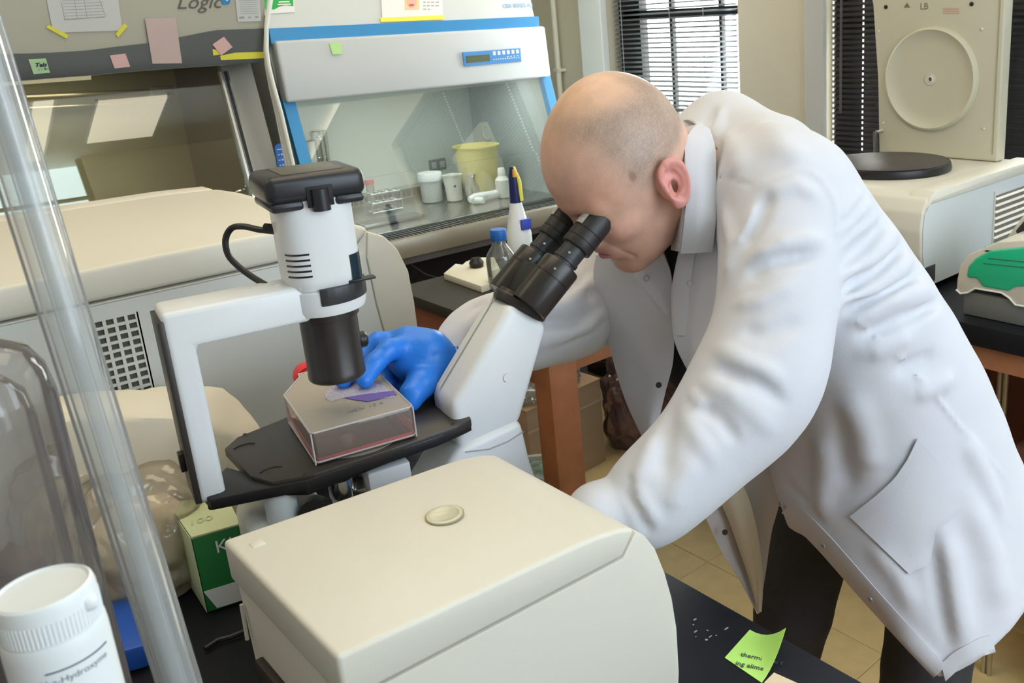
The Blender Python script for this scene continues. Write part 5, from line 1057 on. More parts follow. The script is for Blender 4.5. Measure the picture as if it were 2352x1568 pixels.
# ================================================================ SCULPTING WITH DISTANCE FIELDS
def A_(*v): return np.array(v, float)
def smin(a, b, k):
    h = np.clip(0.5+0.5*(b-a)/k, 0, 1); return b+(a-b)*h-k*h*(1-h)
def smax(a, b, k): return -smin(-a, -b, k)
def s_sph(p, c, r): return np.linalg.norm(p-c, axis=-1)-r
def s_ell(p, c, r, Rm=None):
    q = p-c
    if Rm is not None: q = q@np.asarray(Rm).T
    r = np.asarray(r, float); k0 = np.linalg.norm(q/r, axis=-1); k1 = np.linalg.norm(q/(r*r), axis=-1)+1e-9
    return k0*(k0-1)/k1
def s_cap(p, a, b, ra, rb=None):
    rb = ra if rb is None else rb; a = np.asarray(a, float); b = np.asarray(b, float); ab = b-a
    t = np.clip(((p-a)@ab)/(ab@ab), 0, 1); return np.linalg.norm(p-a-t[..., None]*ab, axis=-1)-(ra+(rb-ra)*t)
def s_chain(p, pts, rs, k):
    d = None
    for i in range(len(pts)-1):
        e = s_cap(p, pts[i], pts[i+1], rs[i], rs[i+1]); d = e if d is None else smin(d, e, k)
    return d
def s_sweep(p, cs, ws, ts, lat, k, pw=2.4):
    """elliptic sections along a polyline: ws half width along lat, ts half thickness"""
    d = None
    for i in range(len(cs)-1):
        a, b = cs[i], cs[i+1]; ab = b-a; L2 = ab@ab; t = np.clip(((p-a)@ab)/L2, 0, 1); ax = ab/math.sqrt(L2)
        la = lat-ax*(lat@ax); la = la/np.linalg.norm(la); fr = np.cross(ax, la); q = p-a-t[..., None]*ab
        w_ = ws[i]+(ws[i+1]-ws[i])*t; t_ = ts[i]+(ts[i+1]-ts[i])*t; u = np.abs(q@la)/w_; v = np.abs(q@fr)/t_; h = np.abs(q@ax)/np.minimum(w_, t_)
        e = ((u**pw+v**pw+h**pw)**(1/pw)-1)*np.minimum(w_, t_)
        d = e if d is None else smin(d, e, k)
    return d
def seg_d(p, a, b):
    ab = b-a; t = np.clip(((p-a)@ab)/(ab@ab+1e-12), 0, 1); return np.linalg.norm(p-a-t[..., None]*ab, axis=-1), t
def march(fn, x, y, d0=0.6, d1=2.4, eps=0.0008):
    """where the sight line through (x, y) first meets the surface"""
    r = ray(x, y); r = r/np.linalg.norm(r); t = d0
    for _ in range(500):
        d = float(fn((CAM+r*t)[None])[0])
        if d < eps: break
        t += max(d*0.7, 0.0006)
        if t > d1: return None
    return CAM+r*t
def surfnet(Vg, lo, h):
    ins = Vg < 0; sh = np.array(Vg.shape)-1
    O = [(i, j, k) for i in (0, 1) for j in (0, 1) for k in (0, 1)]
    def c(a, o): return a[o[0]:o[0]+sh[0], o[1]:o[1]+sh[1], o[2]:o[2]+sh[2]]
    s = sum(c(ins, o).astype(np.int8) for o in O); act = (s > 0) & (s < 8); ids = np.full(sh, -1, np.int64); n = int(act.sum()); ids[act] = np.arange(n)
    cell = np.argwhere(act).astype(float); acc = np.zeros((n, 3)); cnt = np.zeros(n)
    for a in O:
        for ax in range(3):
            if a[ax] == 0:
                b = list(a); b[ax] = 1; va = c(Vg, a)[act]; vb = c(Vg, tuple(b))[act]; m_ = (va < 0) != (vb < 0)
                t = np.where(m_, va/np.where(m_, va-vb, 1), 0); pos = np.tile(np.array(a, float), (n, 1)); pos[:, ax] += t
                acc += pos*m_[:, None]; cnt += m_
    verts = (cell+acc/cnt[:, None])*h+lo; F = []
    for ax in range(3):
        o1, o2 = [k for k in range(3) if k != ax]
        sl0 = [slice(None)]*3; sl1 = [slice(None)]*3; sl0[ax] = slice(0, -1); sl1[ax] = slice(1, None)
        ch = ins[tuple(sl0)] != ins[tuple(sl1)]; idx = np.argwhere(ch); idx = idx[(idx[:, o1] > 0) & (idx[:, o2] > 0) & (idx[:, o1] < sh[o1]) & (idx[:, o2] < sh[o2])]
        q = []
        for d1_, d2_ in ((-1, -1), (0, -1), (0, 0), (-1, 0)):
            k = idx.copy(); k[:, o1] += d1_; k[:, o2] += d2_; q.append(ids[k[:, 0], k[:, 1], k[:, 2]])
        q = np.array(q).T; inside0 = ins[idx[:, 0], idx[:, 1], idx[:, 2]]
        flip = ~inside0 if ax != 1 else inside0; q[flip] = q[flip][:, ::-1]; F.append(q)
    F = np.concatenate(F); F = F[(F >= 0).all(1)]; return verts, F
def polygonise(fn, lo, hi, h, relax=1):
    lo = np.array(lo, float); n = np.ceil((np.array(hi)-lo)/h/4).astype(int)*4
    nb = n//4; g = [lo[i]+(np.arange(nb[i])*4+1.5)*h for i in range(3)]
    Cc = np.stack(np.meshgrid(*g, indexing='ij'), -1).reshape(-1, 3)
    dc = np.concatenate([fn(Cc[i:i+200000]) for i in range(0, len(Cc), 200000)]).reshape(nb)
    Vg = np.repeat(np.repeat(np.repeat(dc, 4, 0), 4, 1), 4, 2).astype(float)
    near = np.abs(dc) < 4*h*1.5; m_ = np.repeat(np.repeat(np.repeat(near, 4, 0), 4, 1), 4, 2); idx = np.argwhere(m_); P = lo+idx*h
    vals = np.concatenate([fn(P[i:i+300000]) for i in range(0, len(P), 300000)]) if len(P) else np.zeros(0)
    Vg[idx[:, 0], idx[:, 1], idx[:, 2]] = vals
    v, F = surfnet(Vg, lo, h)
    for _ in range(relax):
        acc = np.zeros_like(v); cnt = np.zeros(len(v))
        for a, b in ((0, 1), (1, 2), (2, 3), (3, 0)):
            np.add.at(acc, F[:, a], v[F[:, b]]); np.add.at(acc, F[:, b], v[F[:, a]]); np.add.at(cnt, F[:, a], 1); np.add.at(cnt, F[:, b], 1)
        v = v*0.5+0.5*acc/np.maximum(cnt, 1)[:, None]
    return v, F
def mesh_from(name, v, F, m, parent, label=None, col=None):
    me = bpy.data.meshes.new(name); me.vertices.add(len(v)); me.vertices.foreach_set('co', v.astype(np.float32).ravel())
    me.loops.add(F.size); me.loops.foreach_set('vertex_index', F.astype(np.int32).ravel())
    me.polygons.add(len(F)); me.polygons.foreach_set('loop_start', (np.arange(len(F))*4).astype(np.int32)); me.polygons.foreach_set('loop_total', np.full(len(F), 4, np.int32))
    me.update(); me.validate()
    if col is not None:
        at = me.color_attributes.new('pigment', 'FLOAT_COLOR', 'POINT'); at.data.foreach_set('color', np.concatenate([col, np.ones((len(v), 1))], 1).astype(np.float32).ravel())
    o = link_mesh(name, me, m, None, True, label, None)
    if parent is not None: o.parent = parent; o.matrix_parent_inverse = WM(parent).inverted()
    return o
# ================================================================ THE MAN: shape fields (world metres)
HP = A_(.774, .871, 1.351); HF = A_(-.815, .255, -.520); HL = A_(-.232, -.967, -.110); HF /= np.linalg.norm(HF); HL -= HF*(HL@HF); HL /= np.linalg.norm(HL); HU = np.cross(HF, HL)
def hloc(p): q = p-HP; return np.stack([q@HF, q@HL, q@HU], -1)
def hw_(x, y, z): return HP+HF*x+HL*y+HU*z
C7 = A_(.965, .855, 1.285)
def sd_head(p):
    q = hloc(p); q0_ = q; q = q.copy(); q[..., 2] = np.where(q[..., 2] < 0, q[..., 2]*1.055, q[..., 2]); y = np.abs(q[..., 1]); qs = np.stack([q[..., 0], y, q[..., 2]], -1)
    d = s_ell(qs, A_(.003, 0, .041), (.089, .0785, .097))
    d = smin(d, s_ell(qs, A_(.036, 0, .036), (.066, .069, .068)), .03)
    d = smin(d, s_ell(qs, A_(.040, 0, -.030), (.050, .057, .080)), .03)
    d = smin(d, s_ell(qs, A_(.032, 0, -.075), (.050, .046, .040)), .025)
    d = smin(d, s_sph(qs, A_(.070, .0, -.101), .018), .018)
    d = smin(d, s_cap(qs, A_(-.004, .052, -.052), A_(.062, .016, -.100), .016, .013), .022)
    d = smin(d, s_ell(qs, A_(.060, .042, -.022), (.026, .022, .022)), .018)
    d = smin(d, s_cap(qs, A_(.089, .012, .019), A_(.076, .046, .019), .009, .008), .018)
    # eye sockets, balls, lids
    d = smax(d, -s_ell(qs, A_(.098, .031, .003), (.018, .017, .011)), .012)
    d = smin(d, s_ell(qs, A_(.0735, .031, .001), (.0150, .0160, .0125)), .004)
    d = d-0.0012*np.exp(-((qs[..., 2]+.0035)/.0016)**2)*np.exp(-((y-.031)/.013)**2)*(q[..., 0] > .05)
    d = d+0.0014*np.exp(-((qs[..., 2]+.0065)/.0012)**2)*np.exp(-((y-.031)/.013)**2)*(q[..., 0] > .05)
    for k, (zz, am) in enumerate(((.004, .0010), (-.003, .0010), (-.010, .0009))):   # crow's feet
        d = d+am*np.exp(-((qs[..., 2]-zz-(y-.048)*(.5-k*.5))/.0013)**2)*np.exp(-((y-.052)/.006)**2)*(q[..., 0] > .02)
    d = d+.0012*np.exp(-((qs[..., 2]+.016-(y-.03)*.3)/.0025)**2)*np.exp(-((y-.030)/.014)**2)*(q[..., 0] > .05)
    # nose
    d = smin(d, s_cap(qs, A_(.086, 0, .008), A_(.106, 0, -.030), .008, .0105), .010)
    d = smin(d, s_ell(qs, A_(.106, 0, -.034), (.0125, .0115, .0105)), .006)
    d = smin(d, s_ell(qs, A_(.095, .0125, -.037), (.011, .008, .0085)), .006)
    d = smax(d, -s_ell(qs, A_(.101, .0065, -.046), (.005, .0035, .005)), .003)
    # cheek fold, mouth, lips, chin crease
    a, b = A_(.088, .020, -.036), A_(.070, .036, -.078); sdist, _ = seg_d(qs, a, b); d = d+.0028*np.exp(-(sdist/.0045)**2)
    d = smin(d, s_ell(qs, A_(.082, 0, -.060), (.016, .026, .020)), .014)
    lipx = .094-.45*y; 
    d = smin(d, s_cap(qs, A_(.0955, 0, -.0575), A_(.085, .023, -.0635), .0062, .0028), .004)
    d = smin(d, s_cap(qs, A_(.0935, 0, -.0705), A_(.084, .021, -.0655), .0070, .0030), .004)
    mz = -.0635-.012*(y/.024)**2*0.15
    d = d+.0045*np.exp(-((qs[..., 2]-mz)/.0016)**2)*np.exp(-(y/.0205)**4)*(q[..., 0] > .06)
    d = d+.0010*np.exp(-((qs[..., 2]+.066)/.006)**2)*np.exp(-((y-.027)/.005)**2)*(q[..., 0] > .05)
    d = d+.0030*np.exp(-((qs[..., 2]+.081)/.005)**2)*np.exp(-(y/.020)**2)*(q[..., 0] > .05)
    # ears
    q = q0_
    for sg in (1, -1):
        e = A_(-.005, sg*.0765, .001); 
        back = A_(-.35, sg*.94, 0.0); back = back/np.linalg.norm(back); upv = A_(-.20, 0, .98); sidev = np.cross(back, upv)
        Rm = np.array([sidev, upv, back]); l = (q-e)@Rm.T; lx, lz, ln = l[..., 0]*(-sg), l[..., 1], l[..., 2]
        # lx: positive backwards
        wid = .0155+.004*np.clip(lz/.03, -1, 1); rr = np.sqrt((lx/wid)**2+(lz/.0285)**2)
        tl = .010+.007*np.clip(lx/.016, -1, 1)
        disc = np.maximum((rr-1)*.016, np.abs(ln-tl)-.0020)
        rim = np.sqrt(((rr-.95)*.0165)**2+(ln-tl-.0042)**2)-.0034*np.where(lx < -.006, .8, 1)
        ear = smin(disc, rim, .0025)
        ah = np.sqrt(((np.sqrt(((lx-.0015)/.0090)**2+((lz-.001)/.0165)**2)-1)*.0105)**2+(ln-tl-.0030)**2)-.0022
        ear = smin(ear, np.where(lx < -.004, ah+.01, ah), .003)
        lq = np.stack([lx, lz, ln], -1)
        ear = smin(ear, s_ell(lq, A_(-.002, -.0265, .008), (.0078, .0085, .0045)), .006)
        ear = smin(ear, s_ell(lq, A_(-.0135, -.005, .010), (.0040, .0060, .0042)), .003)
        ear = smin(ear, s_cap(lq, A_(-.013, .003, .009), A_(-.003, .006, .010), .0026, .0018), .003)
        ear = smax(ear, -s_ell(lq, A_(-.0035, -.005, .0125), (.0080, .0105, .0090)), .003)
        ear = smax(ear, -s_ell(lq, A_(-.002, .0125, .0165), (.0060, .0060, .0060)), .004)
        root = s_ell(lq, A_(-.006, 0, .000), (.009, .021, .0095))
        root = smax(root, -s_ell(lq, A_(-.0035, -.005, .0135), (.0070, .0090, .0085)), .003)
        ear = smin(ear, root, .005); d = smin(d, ear, .0035)
    # neck
    c7l = A_((C7-HP)@HF, 0, (C7-HP)@HU)
    d = smin(d, s_cap(q, A_(-.034, 0, -.020), A_(-.034, 0, -.020)+(c7l-A_(-.034, 0, -.020))*.55, .052, .048), .030)
    d = smin(d, s_cap(q, A_(.012, 0, -.060), A_(-.045, 0, -.12), .034, .040), .022)
    return d
SL = A_(-.215, -.972, -.05); SL /= np.linalg.norm(SL)
# torso sections of the coat
TC = [A_(.960, .845, 1.262), pd(1775, 580, 1.30), pd(1895, 765, 1.35), pd(1985, 950, 1.40), pd(2035, 1140, 1.42), pd(2095, 1340, 1.42), pd(2165, 1540, 1.40), pd(2200, 1700, 1.39)]
TW = [.165, .195, .195, .190, .195, .205, .215, .225]
TT = [.085, .115, .132, .152, .178, .195, .195, .20]
NA = [pd(1800, 455, 1.16), pd(1792, 600, 1.11), pd(1775, 760, 1.08), pd(1725, 895, 1.06), pd(1612, 1030, 1.03), pd(1517, 1120, 1.01), pd(1465, 1168, 1.0)]
NR = [.080, .070, .066, .070, .054, .047, .040]
FA = [pd(1520, 430, 1.42), pd(1440, 560, 1.42), pd(1350, 700, 1.38), pd(1240, 745, 1.30), pd(1120, 775, 1.22), pd(1060, 815, 1.18)]
FR = [.080, .075, .064, .056, .049, .035]
def spl(pts, n, *rs):
    out = []; ro = [[] for _ in rs]; N = len(pts)
    for i in range(N-1):
        p0, p1, p2, p3 = pts[max(i-1, 0)], pts[i], pts[i+1], pts[min(i+2, N-1)]
        for j in range(n):
            q = j/n; out.append(0.5*((2*p1)+(-p0+p2)*q+(2*p0-5*p1+4*p2-p3)*q*q+(-p0+3*p1-3*p2+p3)*q**3))
            for k, r in enumerate(rs): 
                r0, r1, r2, r3 = r[max(i-1, 0)], r[i], r[i+1], r[min(i+2, N-1)]; ro[k].append(0.5*((2*r1)+(-r0+r2)*q+(2*r0-5*r1+4*r2-r3)*q*q+(-r0+3*r1-3*r2+r3)*q**3))
    out.append(pts[-1]); [ro[k].append(r[-1]) for k, r in enumerate(rs)]; return (out, *ro)
TC, TW, TT = spl(TC, 2, TW, TT); NA, NR = spl(NA, 3, NR); FA, FR = spl(FA, 3, FR)
def sd_torso(p): return s_sweep(p, TC, TW, TT, SL, .03)
CUFN = [pd(1470, 1158, 1.0), pd(1420, 1176, .995), pd(1375, 1182, .985)]; CUFF = [pd(1075, 800, 1.19), pd(1030, 828, 1.165)]
def sd_cuffs(p): return np.minimum(s_chain(p, CUFN, [.038, .037, .036], .01), s_chain(p, CUFF, [.036, .031], .01))
def sd_arms(p): return np.minimum(np.minimum(s_chain(p, NA, NR, .02), s_chain(p, FA, FR, .02)), sd_cuffs(p))
HUMP = pd(1662, 322, 1.37)
def sd_coat_base(p):
    d = sd_torso(p)
    d = smin(d, s_cap(p, TC[0]+SL*.10, NA[0], .070, .078), .05)        # shoulder yokes
    d = smin(d, s_cap(p, HUMP, FA[0], .058, .070), .05)
    d = smin(d, s_cap(p, HUMP+A_(0, 0, .004), pd(1760, 392, 1.29), .060, .082), .05)
    d = smin(d, s_cap(p, pd(1612, 322, 1.28), pd(1590, 312, 1.34), .022, .022), .03)
    d = smin(d, s_chain(p, NA, NR, .02), .022)
    d = smin(d, s_chain(p, FA, FR, .02), .030)
    return d
_A1 = march(sd_coat_base, 1815, 1187); _A2 = march(sd_coat_base, 2165, 1566); _A3 = march(sd_coat_base, 2260, 1512)
def _pl(a, b):
    n = np.cross(b-a, SL); n = n/np.linalg.norm(n); return n
_n1 = _pl(_A1, _A2); _FT = pd(1745, 1405, 1.60); _n2 = np.cross(_A3-_A2, _FT-_A2); _n2 /= np.linalg.norm(_n2)
if _n1@(TC[4]-_A1) > 0: _n1 = -_n1
if _n2@(TC[4]-_A2) > 0: _n2 = -_n2
def sd_coat(p):
    b = sd_coat_base(p); t = sd_torso(p)
    d = np.maximum(b, -(t+.020))
    q_ = p-_A1; lat = q_@SL; cutp = q_@_n1+.55*np.maximum(-lat-.02, 0)*(p[:, 2] < 1.02)
    d = smax(d, cutp*.85, .010); d = smax(d, (p-_A2)@_n2, .010)
    d = np.maximum(d, -s_cap(p, C7+(HP-C7)*.45, HP, .058, .066))
    return np.minimum(d, sd_arms(p))
def sd_shirt(p): return smin(np.maximum(smax(sd_torso(p)+.028, (p-_A1)@_n1+.02, .02), (p-_A2)@_n2+.25), s_chain(p, [pd(1575, 560, 1.27), pd(1600, 640, 1.32), pd(1640, 800, 1.36), pd(1720, 930, 1.38)], [.040, .062, .075, .07], .03), .03)
# legs
LEG_F = [pd(2010, 1010, 1.60), pd(1870, 1180, 1.58), pd(1822, 1400, 1.60), pd(1790, 1560, 1.66), pd(1770, 1800, 1.82)]
LEG_N = [pd(2150, 1080, 1.42), pd(2160, 1330, 1.42), pd(2125, 1540, 1.45), pd(2080, 1720, 1.55), pd(2030, 1980, 1.68)]
def sd_jeans(p): return smin(s_chain(p, LEG_F, [.085, .078, .068, .060, .050], .01), s_chain(p, LEG_N, [.085, .078, .068, .058, .050], .01), .02)
# folds: (points where they run on the cloth, width, height); found on the surface, then used as 3-d ridges
FOLDS = [
 ([(1765, 450), (1742, 510), (1706, 565)], .008, -.007), ([(1735, 470), (1718, 520), (1690, 575)], .009, .004),
 ([(1735, 592), (1800, 558), (1885, 548)], .010, .007), ([(1715, 640), (1765, 603), (1880, 580)], .010, -.006),
 ([(1690, 700), (1745, 690), (1830, 650)], .010, .004), ([(1700, 760), (1760, 770), (1850, 740)], .012, -.003),
 ([(1648, 800), (1705, 828), (1790, 868)], .011, .006), ([(1640, 850), (1730, 872), (1800, 925)], .009, -.006),
 ([(1615, 880), (1680, 905), (1770, 985)], .011, .006), ([(1612, 935), (1657, 963), (1690, 1012)], .007, -.007),
 ([(1585, 898), (1618, 934)], .006, .005), ([(1570, 950), (1600, 1000), (1640, 1060)], .011, .004),
 ([(1543, 935), (1528, 1035), (1523, 1085)], .010, -.005), ([(1500, 1000), (1475, 1070), (1462, 1110)], .010, .004),
 ([(1600, 1050), (1560, 1120), (1540, 1170)], .012, .004), ([(1433, 1118), (1466, 1175), (1490, 1222)], .005, -.006),
 ([(1460, 1110), (1485, 1165), (1515, 1205)], .007, .004), ([(1448, 1090), (1452, 1140)], .004, -.004),
 ([(1640, 403), (1690, 415), (1738, 430)], .0022, -.0022), ([(1738, 430), (1795, 408), (1850, 390)], .004, .0035),
 ([(1850, 390), (1885, 410), (1917, 459), (1923, 537)], .0035, .0030), ([(1760, 445), (1830, 425), (1880, 455)], .010, .004),
 ([(1931, 635), (1990, 600), (2057, 530)], .010, .006), ([(1935, 610), (1990, 560), (2030, 515)], .008, -.005),
 ([(1931, 695), (2010, 660), (2092, 595)], .009, .007), ([(1935, 668), (2010, 625), (2075, 565)], .007, -.006),
 ([(1960, 735), (2050, 690), (2130, 660)], .011, .006), ([(1950, 712), (2030, 675), (2110, 630)], .007, -.005),
 ([(1990, 810), (2090, 770), (2198, 712)], .014, .005), ([(1980, 770), (2070, 735), (2160, 690)], .009, -.005),
 ([(2060, 850), (2150, 820), (2240, 800)], .012, -.004), ([(2100, 905), (2190, 870), (2270, 860)], .014, .004),
 ([(1925, 500), (1960, 460), (1975, 440)], .006, .004), ([(1925, 540), (1975, 490), (2000, 465)], .006, .004), ([(1928, 570), (1985, 520), (2015, 490)], .005, .003),
 ([(1920, 700), (1980, 745), (2036, 789), (2127, 880), (2205, 979), (2270, 1050), (2318, 1105)], .0028, .0028),
 ([(1891, 1000), (1893, 1090), (1884, 1188)], .020, .006), ([(1850, 1010), (1850, 1100), (1860, 1160)], .014, -.004),
 ([(1800, 1101), (1850, 1150), (1891, 1203)], .009, -.003), ([(1950, 900), (1985, 1000), (1995, 1080)], .022, .005),
 ([(1930, 950), (1940, 1050), (1945, 1120)], .014, -.004), ([(2000, 1250), (2060, 1320), (2100, 1400)], .016, .004),
 ([(2170, 1235), (2190, 1350), (2215, 1480)], .018, .009), ([(2145, 1240), (2160, 1350), (2180, 1470)], .012, -.005),
 ([(2230, 1150), (2280, 1280), (2300, 1400)], .022, .007), ([(2220, 1010), (2260, 1090), (2300, 1180)], .016, .005),
 ([(2060, 1450), (2120, 1500), (2150, 1530)], .012, .003),
 ([(1660, 300), (1690, 350), (1700, 400)], .016, .004), ([(1640, 250), (1620, 290), (1600, 310)], .009, -.006), ([(1655, 245), (1645, 300), (1640, 330)], .008, .005),
 ([(1740, 280), (1800, 340), (1850, 370)], .020, .004), ([(1660, 480), (1680, 560), (1670, 640)], .010, .004),
 ([(1140, 700), (1100, 730), (1060, 760)], .010, .006), ([(1120, 690), (1080, 710)], .006, -.004), ([(1220, 715), (1300, 700), (1360, 640)], .012, .006),
 ([(1240, 745), (1320, 740), (1385, 700)], .008, -.006), ([(1230, 780), (1310, 775), (1380, 745)], .010, .005), ([(1300, 640), (1340, 660), (1370, 700)], .010, -.004), ([(1290, 790), (1350, 770), (1400, 735)], .007, -.005), ([(1270, 680), (1310, 665), (1345, 625)], .007, -.005), ([(1090, 745), (1140, 720), (1150, 690)], .008, -.004), ([(1075, 770), (1085, 800), (1075, 830)], .004, -.005), ([(1240, 700), (1230, 760), (1250, 800)], .009, .004),
]
_F3 = []
for _pp_, _w, _a in FOLDS:
    q = [march(sd_coat_base, x, y) for x, y in _pp_]; q = [c for c in q if c is not None]
    if len(q) > 1: _F3.append((q, _w*.85, _a))
_FB = [(np.min(q, 0)-3*w_, np.max(q, 0)+3*w_) for q, w_, a_ in _F3]
def fold_field(p):
    out = np.zeros(len(p))
    for (q, w_, a_), (lo, hi) in zip(_F3, _FB):
        m_ = np.where(((p > lo) & (p < hi)).all(1))[0]
        if not len(m_): continue
        P = p[m_]; best = None; L = len(q)-1
        for i in range(L):
            dd, t = seg_d(P, q[i], q[i+1]); g = (i+t)/L; e = np.minimum(1, 4*np.minimum(g, 1-g)+.25); v = np.exp(-(dd/w_)**2)*e
            best = v if best is None else np.maximum(best, v)
        out[m_] += a_*1.9*best
    return out
_rs = np.random.RandomState(11); _K = _rs.randn(12, 3)*np.array([22, 22, 34]); _PH = _rs.rand(12)*6.28
def crinkle(p): return sum(np.sin(p@_K[k]+_PH[k]+1.5*np.sin(p@_K[(k+3) % 12]*.6)) for k in range(12))/12
def sd_lab_coat(p):
    d = sd_coat(p); m_ = np.abs(d) < .03
    if m_.any(): d[m_] -= fold_field(p[m_])+0.0022*crinkle(p[m_])
    return d
# ---- glove (his right hand) fingers reach the flask lid
def pzd(x, y, z): return pz(x, y, z)
WR = pd(1038, 838, 1.165); KI_ = [pd(925, 793, 1.125), pd(918, 782, 1.15), pd(935, 800, 1.165), pd(955, 815, 1.175)]
def sd_glove(p):
    d = s_chain(p, [pd(1030, 840, 1.165), pd(1000, 838, 1.15), pd(965, 825, 1.14)], [.0315, .030, .030], .01)
    d = smin(d, s_ell(p, pd(955, 820, 1.14), (.034, .030, .026)), .015)
    d = smin(d, s_chain(p, [pd(985, 800, 1.135), pd(935, 785, 1.135)], [.024, .020], .01), .015)
    f1 = s_chain(p, [pd(938, 795, 1.125), pd(892, 803, 1.10), pd(862, 832, 1.085), pz(838, 873, 1.148)], [.0155, .0125, .0115, .0098], .006)
    f2 = s_chain(p, [pd(932, 782, 1.145), pd(868, 786, 1.125), pd(828, 828, 1.11), pz(788, 873, 1.147)], [.0155, .0125, .0115, .0098], .006)
    f3 = s_chain(p, [pd(945, 800, 1.165), pd(905, 812, 1.165), pd(885, 850, 1.155), pd(893, 882, 1.14)], [.015, .0122, .011, .0098], .006)
    f4 = s_chain(p, [pd(965, 815, 1.175), pd(930, 838, 1.175), pd(915, 868, 1.165), pd(925, 892, 1.15)], [.0145, .0112, .0102, .009], .006)
    th = s_chain(p, [pd(1000, 850, 1.135), pd(968, 880, 1.105), pd(948, 905, 1.09), pd(944, 925, 1.085)], [.021, .0175, .0145, .0105], .008)
    for f in (f1, f2, f3, f4): d = smin(d, f, .006)
    d = smin(d, th, .010)
    c = pd(975, 815, 1.11)
    for a, b in (((945, 812), (985, 835)), ((935, 830), (975, 852)), ((960, 800), (995, 815)), ((955, 845), (965, 880)), ((940, 830), (945, 870))):
        dd, _ = seg_d(p, pd(*a, 1.118), pd(*b, 1.118)); d = d+.0025*np.exp(-(dd/.006)**2)
    dd, _ = seg_d(p, pz(838, 873, 1.148), pz(838, 874, 1.149))
    return d
_cx = pd(1048, 842, 1.170)
def sd_gcuff(p):     # rolled cuff edge
    ax = pd(1030, 838, 1.160)-pd(1060, 848, 1.178); ax = ax/np.linalg.norm(ax); q = p-pd(1040, 840, 1.168); h = q@ax; r = np.linalg.norm(q-h[:, None]*ax, axis=1)
    return np.sqrt((r-.0345)**2+h**2)-.0022
def sd_glove_all(p): 
    d = sd_glove(p); ax = pd(1030, 838, 1.160)-pd(1060, 848, 1.178); ax = ax/np.linalg.norm(ax); q = p-pd(1040, 840, 1.168); h = q@ax; r = np.linalg.norm(q-h[:, None]*ax, axis=1)
    tube = np.maximum(np.abs(r-.0335-.0+.10*np.clip(h, 0, .02))-.0014, np.abs(h-.010)-.012)
    return np.minimum(smin(d, tube, .004), sd_gcuff(p))
# ---- his left hand, resting on the bench edge side of the microscope
_w = CUFN[-1]; _dir = A_(-.35, .75, -.45); _dir /= np.linalg.norm(_dir); _sd = np.cross(_dir, A_(0, 0, 1)); _sd /= np.linalg.norm(_sd); _up = np.cross(_sd, _dir)
def hl(a, s_, u): return _w+_dir*a+_sd*s_+_up*u
def sd_glove2(p):
    d = s_cap(p, hl(.012, 0, 0), hl(.035, 0, 0), .026, .027); d = smin(d, s_ell(p, hl(.055, 0, -.002), (.034, .036, .022)), .015)
    for k, (s_, L_) in enumerate(((-.027, .055), (-.009, .066), (.010, .070), (.027, .062))):
        d = smin(d, s_chain(p, [hl(.070, s_, 0), hl(.070+L_*.45, s_*1.1, -.004), hl(.070+L_*.75, s_*1.1, -.016), hl(.070+L_*.9, s_*1.1, -.030)], [.0125, .011, .0105, .009], .005), .006)
    d = smin(d, s_chain(p, [hl(.035, .020, -.008), hl(.062, .042, -.018), hl(.085, .050, -.028)], [.016, .0135, .0105], .006), .01)
    return d
# ================================================================ THE MAN: meshes
import time as _time
_T0 = _time.time()
man = thing('person', 'bald man in a white lab coat leaning over to look through the microscope', 'person', (1.15, 0.85, 0.0))
def pigment_mat(name, rough, sss=0.0, bump=0.0, bscale=400, spec=0.5):
    mm = mat(name, (1, 1, 1), rough, bump=bump, bscale=bscale, spec=spec, sss=sss); nt = mm.node_tree
    a = nt.nodes.new('ShaderNodeAttribute'); a.attribute_name = 'pigment'; b = nt.nodes['Principled BSDF']
    n = nt.nodes.new('ShaderNodeTexNoise'); n.inputs['Scale'].default_value = 55; n.inputs['Detail'].default_value = 6; tc = nt.nodes.new('ShaderNodeTexCoord'); nt.links.new(tc.outputs['Object'], n.inputs['Vector'])
    r = nt.nodes.new('ShaderNodeMapRange'); r.inputs[1].default_value = .3; r.inputs[2].default_value = .7; r.inputs[3].default_value = .90; r.inputs[4].default_value = 1.06; nt.links.new(n.outputs['Fac'], r.inputs[0])
    m2 = nt.nodes.new('ShaderNodeVectorMath'); m2.operation = 'MULTIPLY'; nt.links.new(a.outputs['Color'], m2.inputs[0]); nt.links.new(r.outputs[0], m2.inputs[1]); nt.links.new(m2.outputs[0], b.inputs['Base Color']); return mm
SKIN = pigment_mat('skin', 0.42, sss=0.12, bump=0.10, bscale=500)
def local_poly(fn, Hn, R, c, lo, hi, h, relax=1):
    """polygonise in a frame of its own (rows of R), then bring back"""
    f = lambda q: fn(c+q@R); v, F = polygonise(f, lo, hi, h, relax); return c+v@R, F
RH = np.stack([HF, HL, HU])
v, F = local_poly(sd_head, None, RH, HP, (-.20, -.10, -.16), (.13, .10, .145), .0015, 0)
q = hloc(v); x, y, z = q[:, 0], np.abs(q[:, 1]), np.where((q[:, 2] < 0) & (np.abs(q[:, 1]) < .076), q[:, 2]*1.055, q[:, 2])
def ss(a, b, t): t = np.clip((t-a)/(b-a), 0, 1); return t*t*(3-2*t)
base = np.tile(A_(.70, .43, .325), (len(v), 1))
def mixc(c, w_): 
    global base; base = base*(1-w_[:, None])+A_(*c)*w_[:, None]
mixc((.70, .37, .25), .70*np.exp(-(((x-.085)/.035)**2+((z-.035)/.035)**2)))          # sun-reddened forehead
mixc((.68, .45, .29), .5*ss(.09, .125, z))
mixc((.60, .26, .20), .45*np.exp(-(((x-.070)/.03)**2+((z+.025)/.022)**2+((y-.045)/.03)**2)))
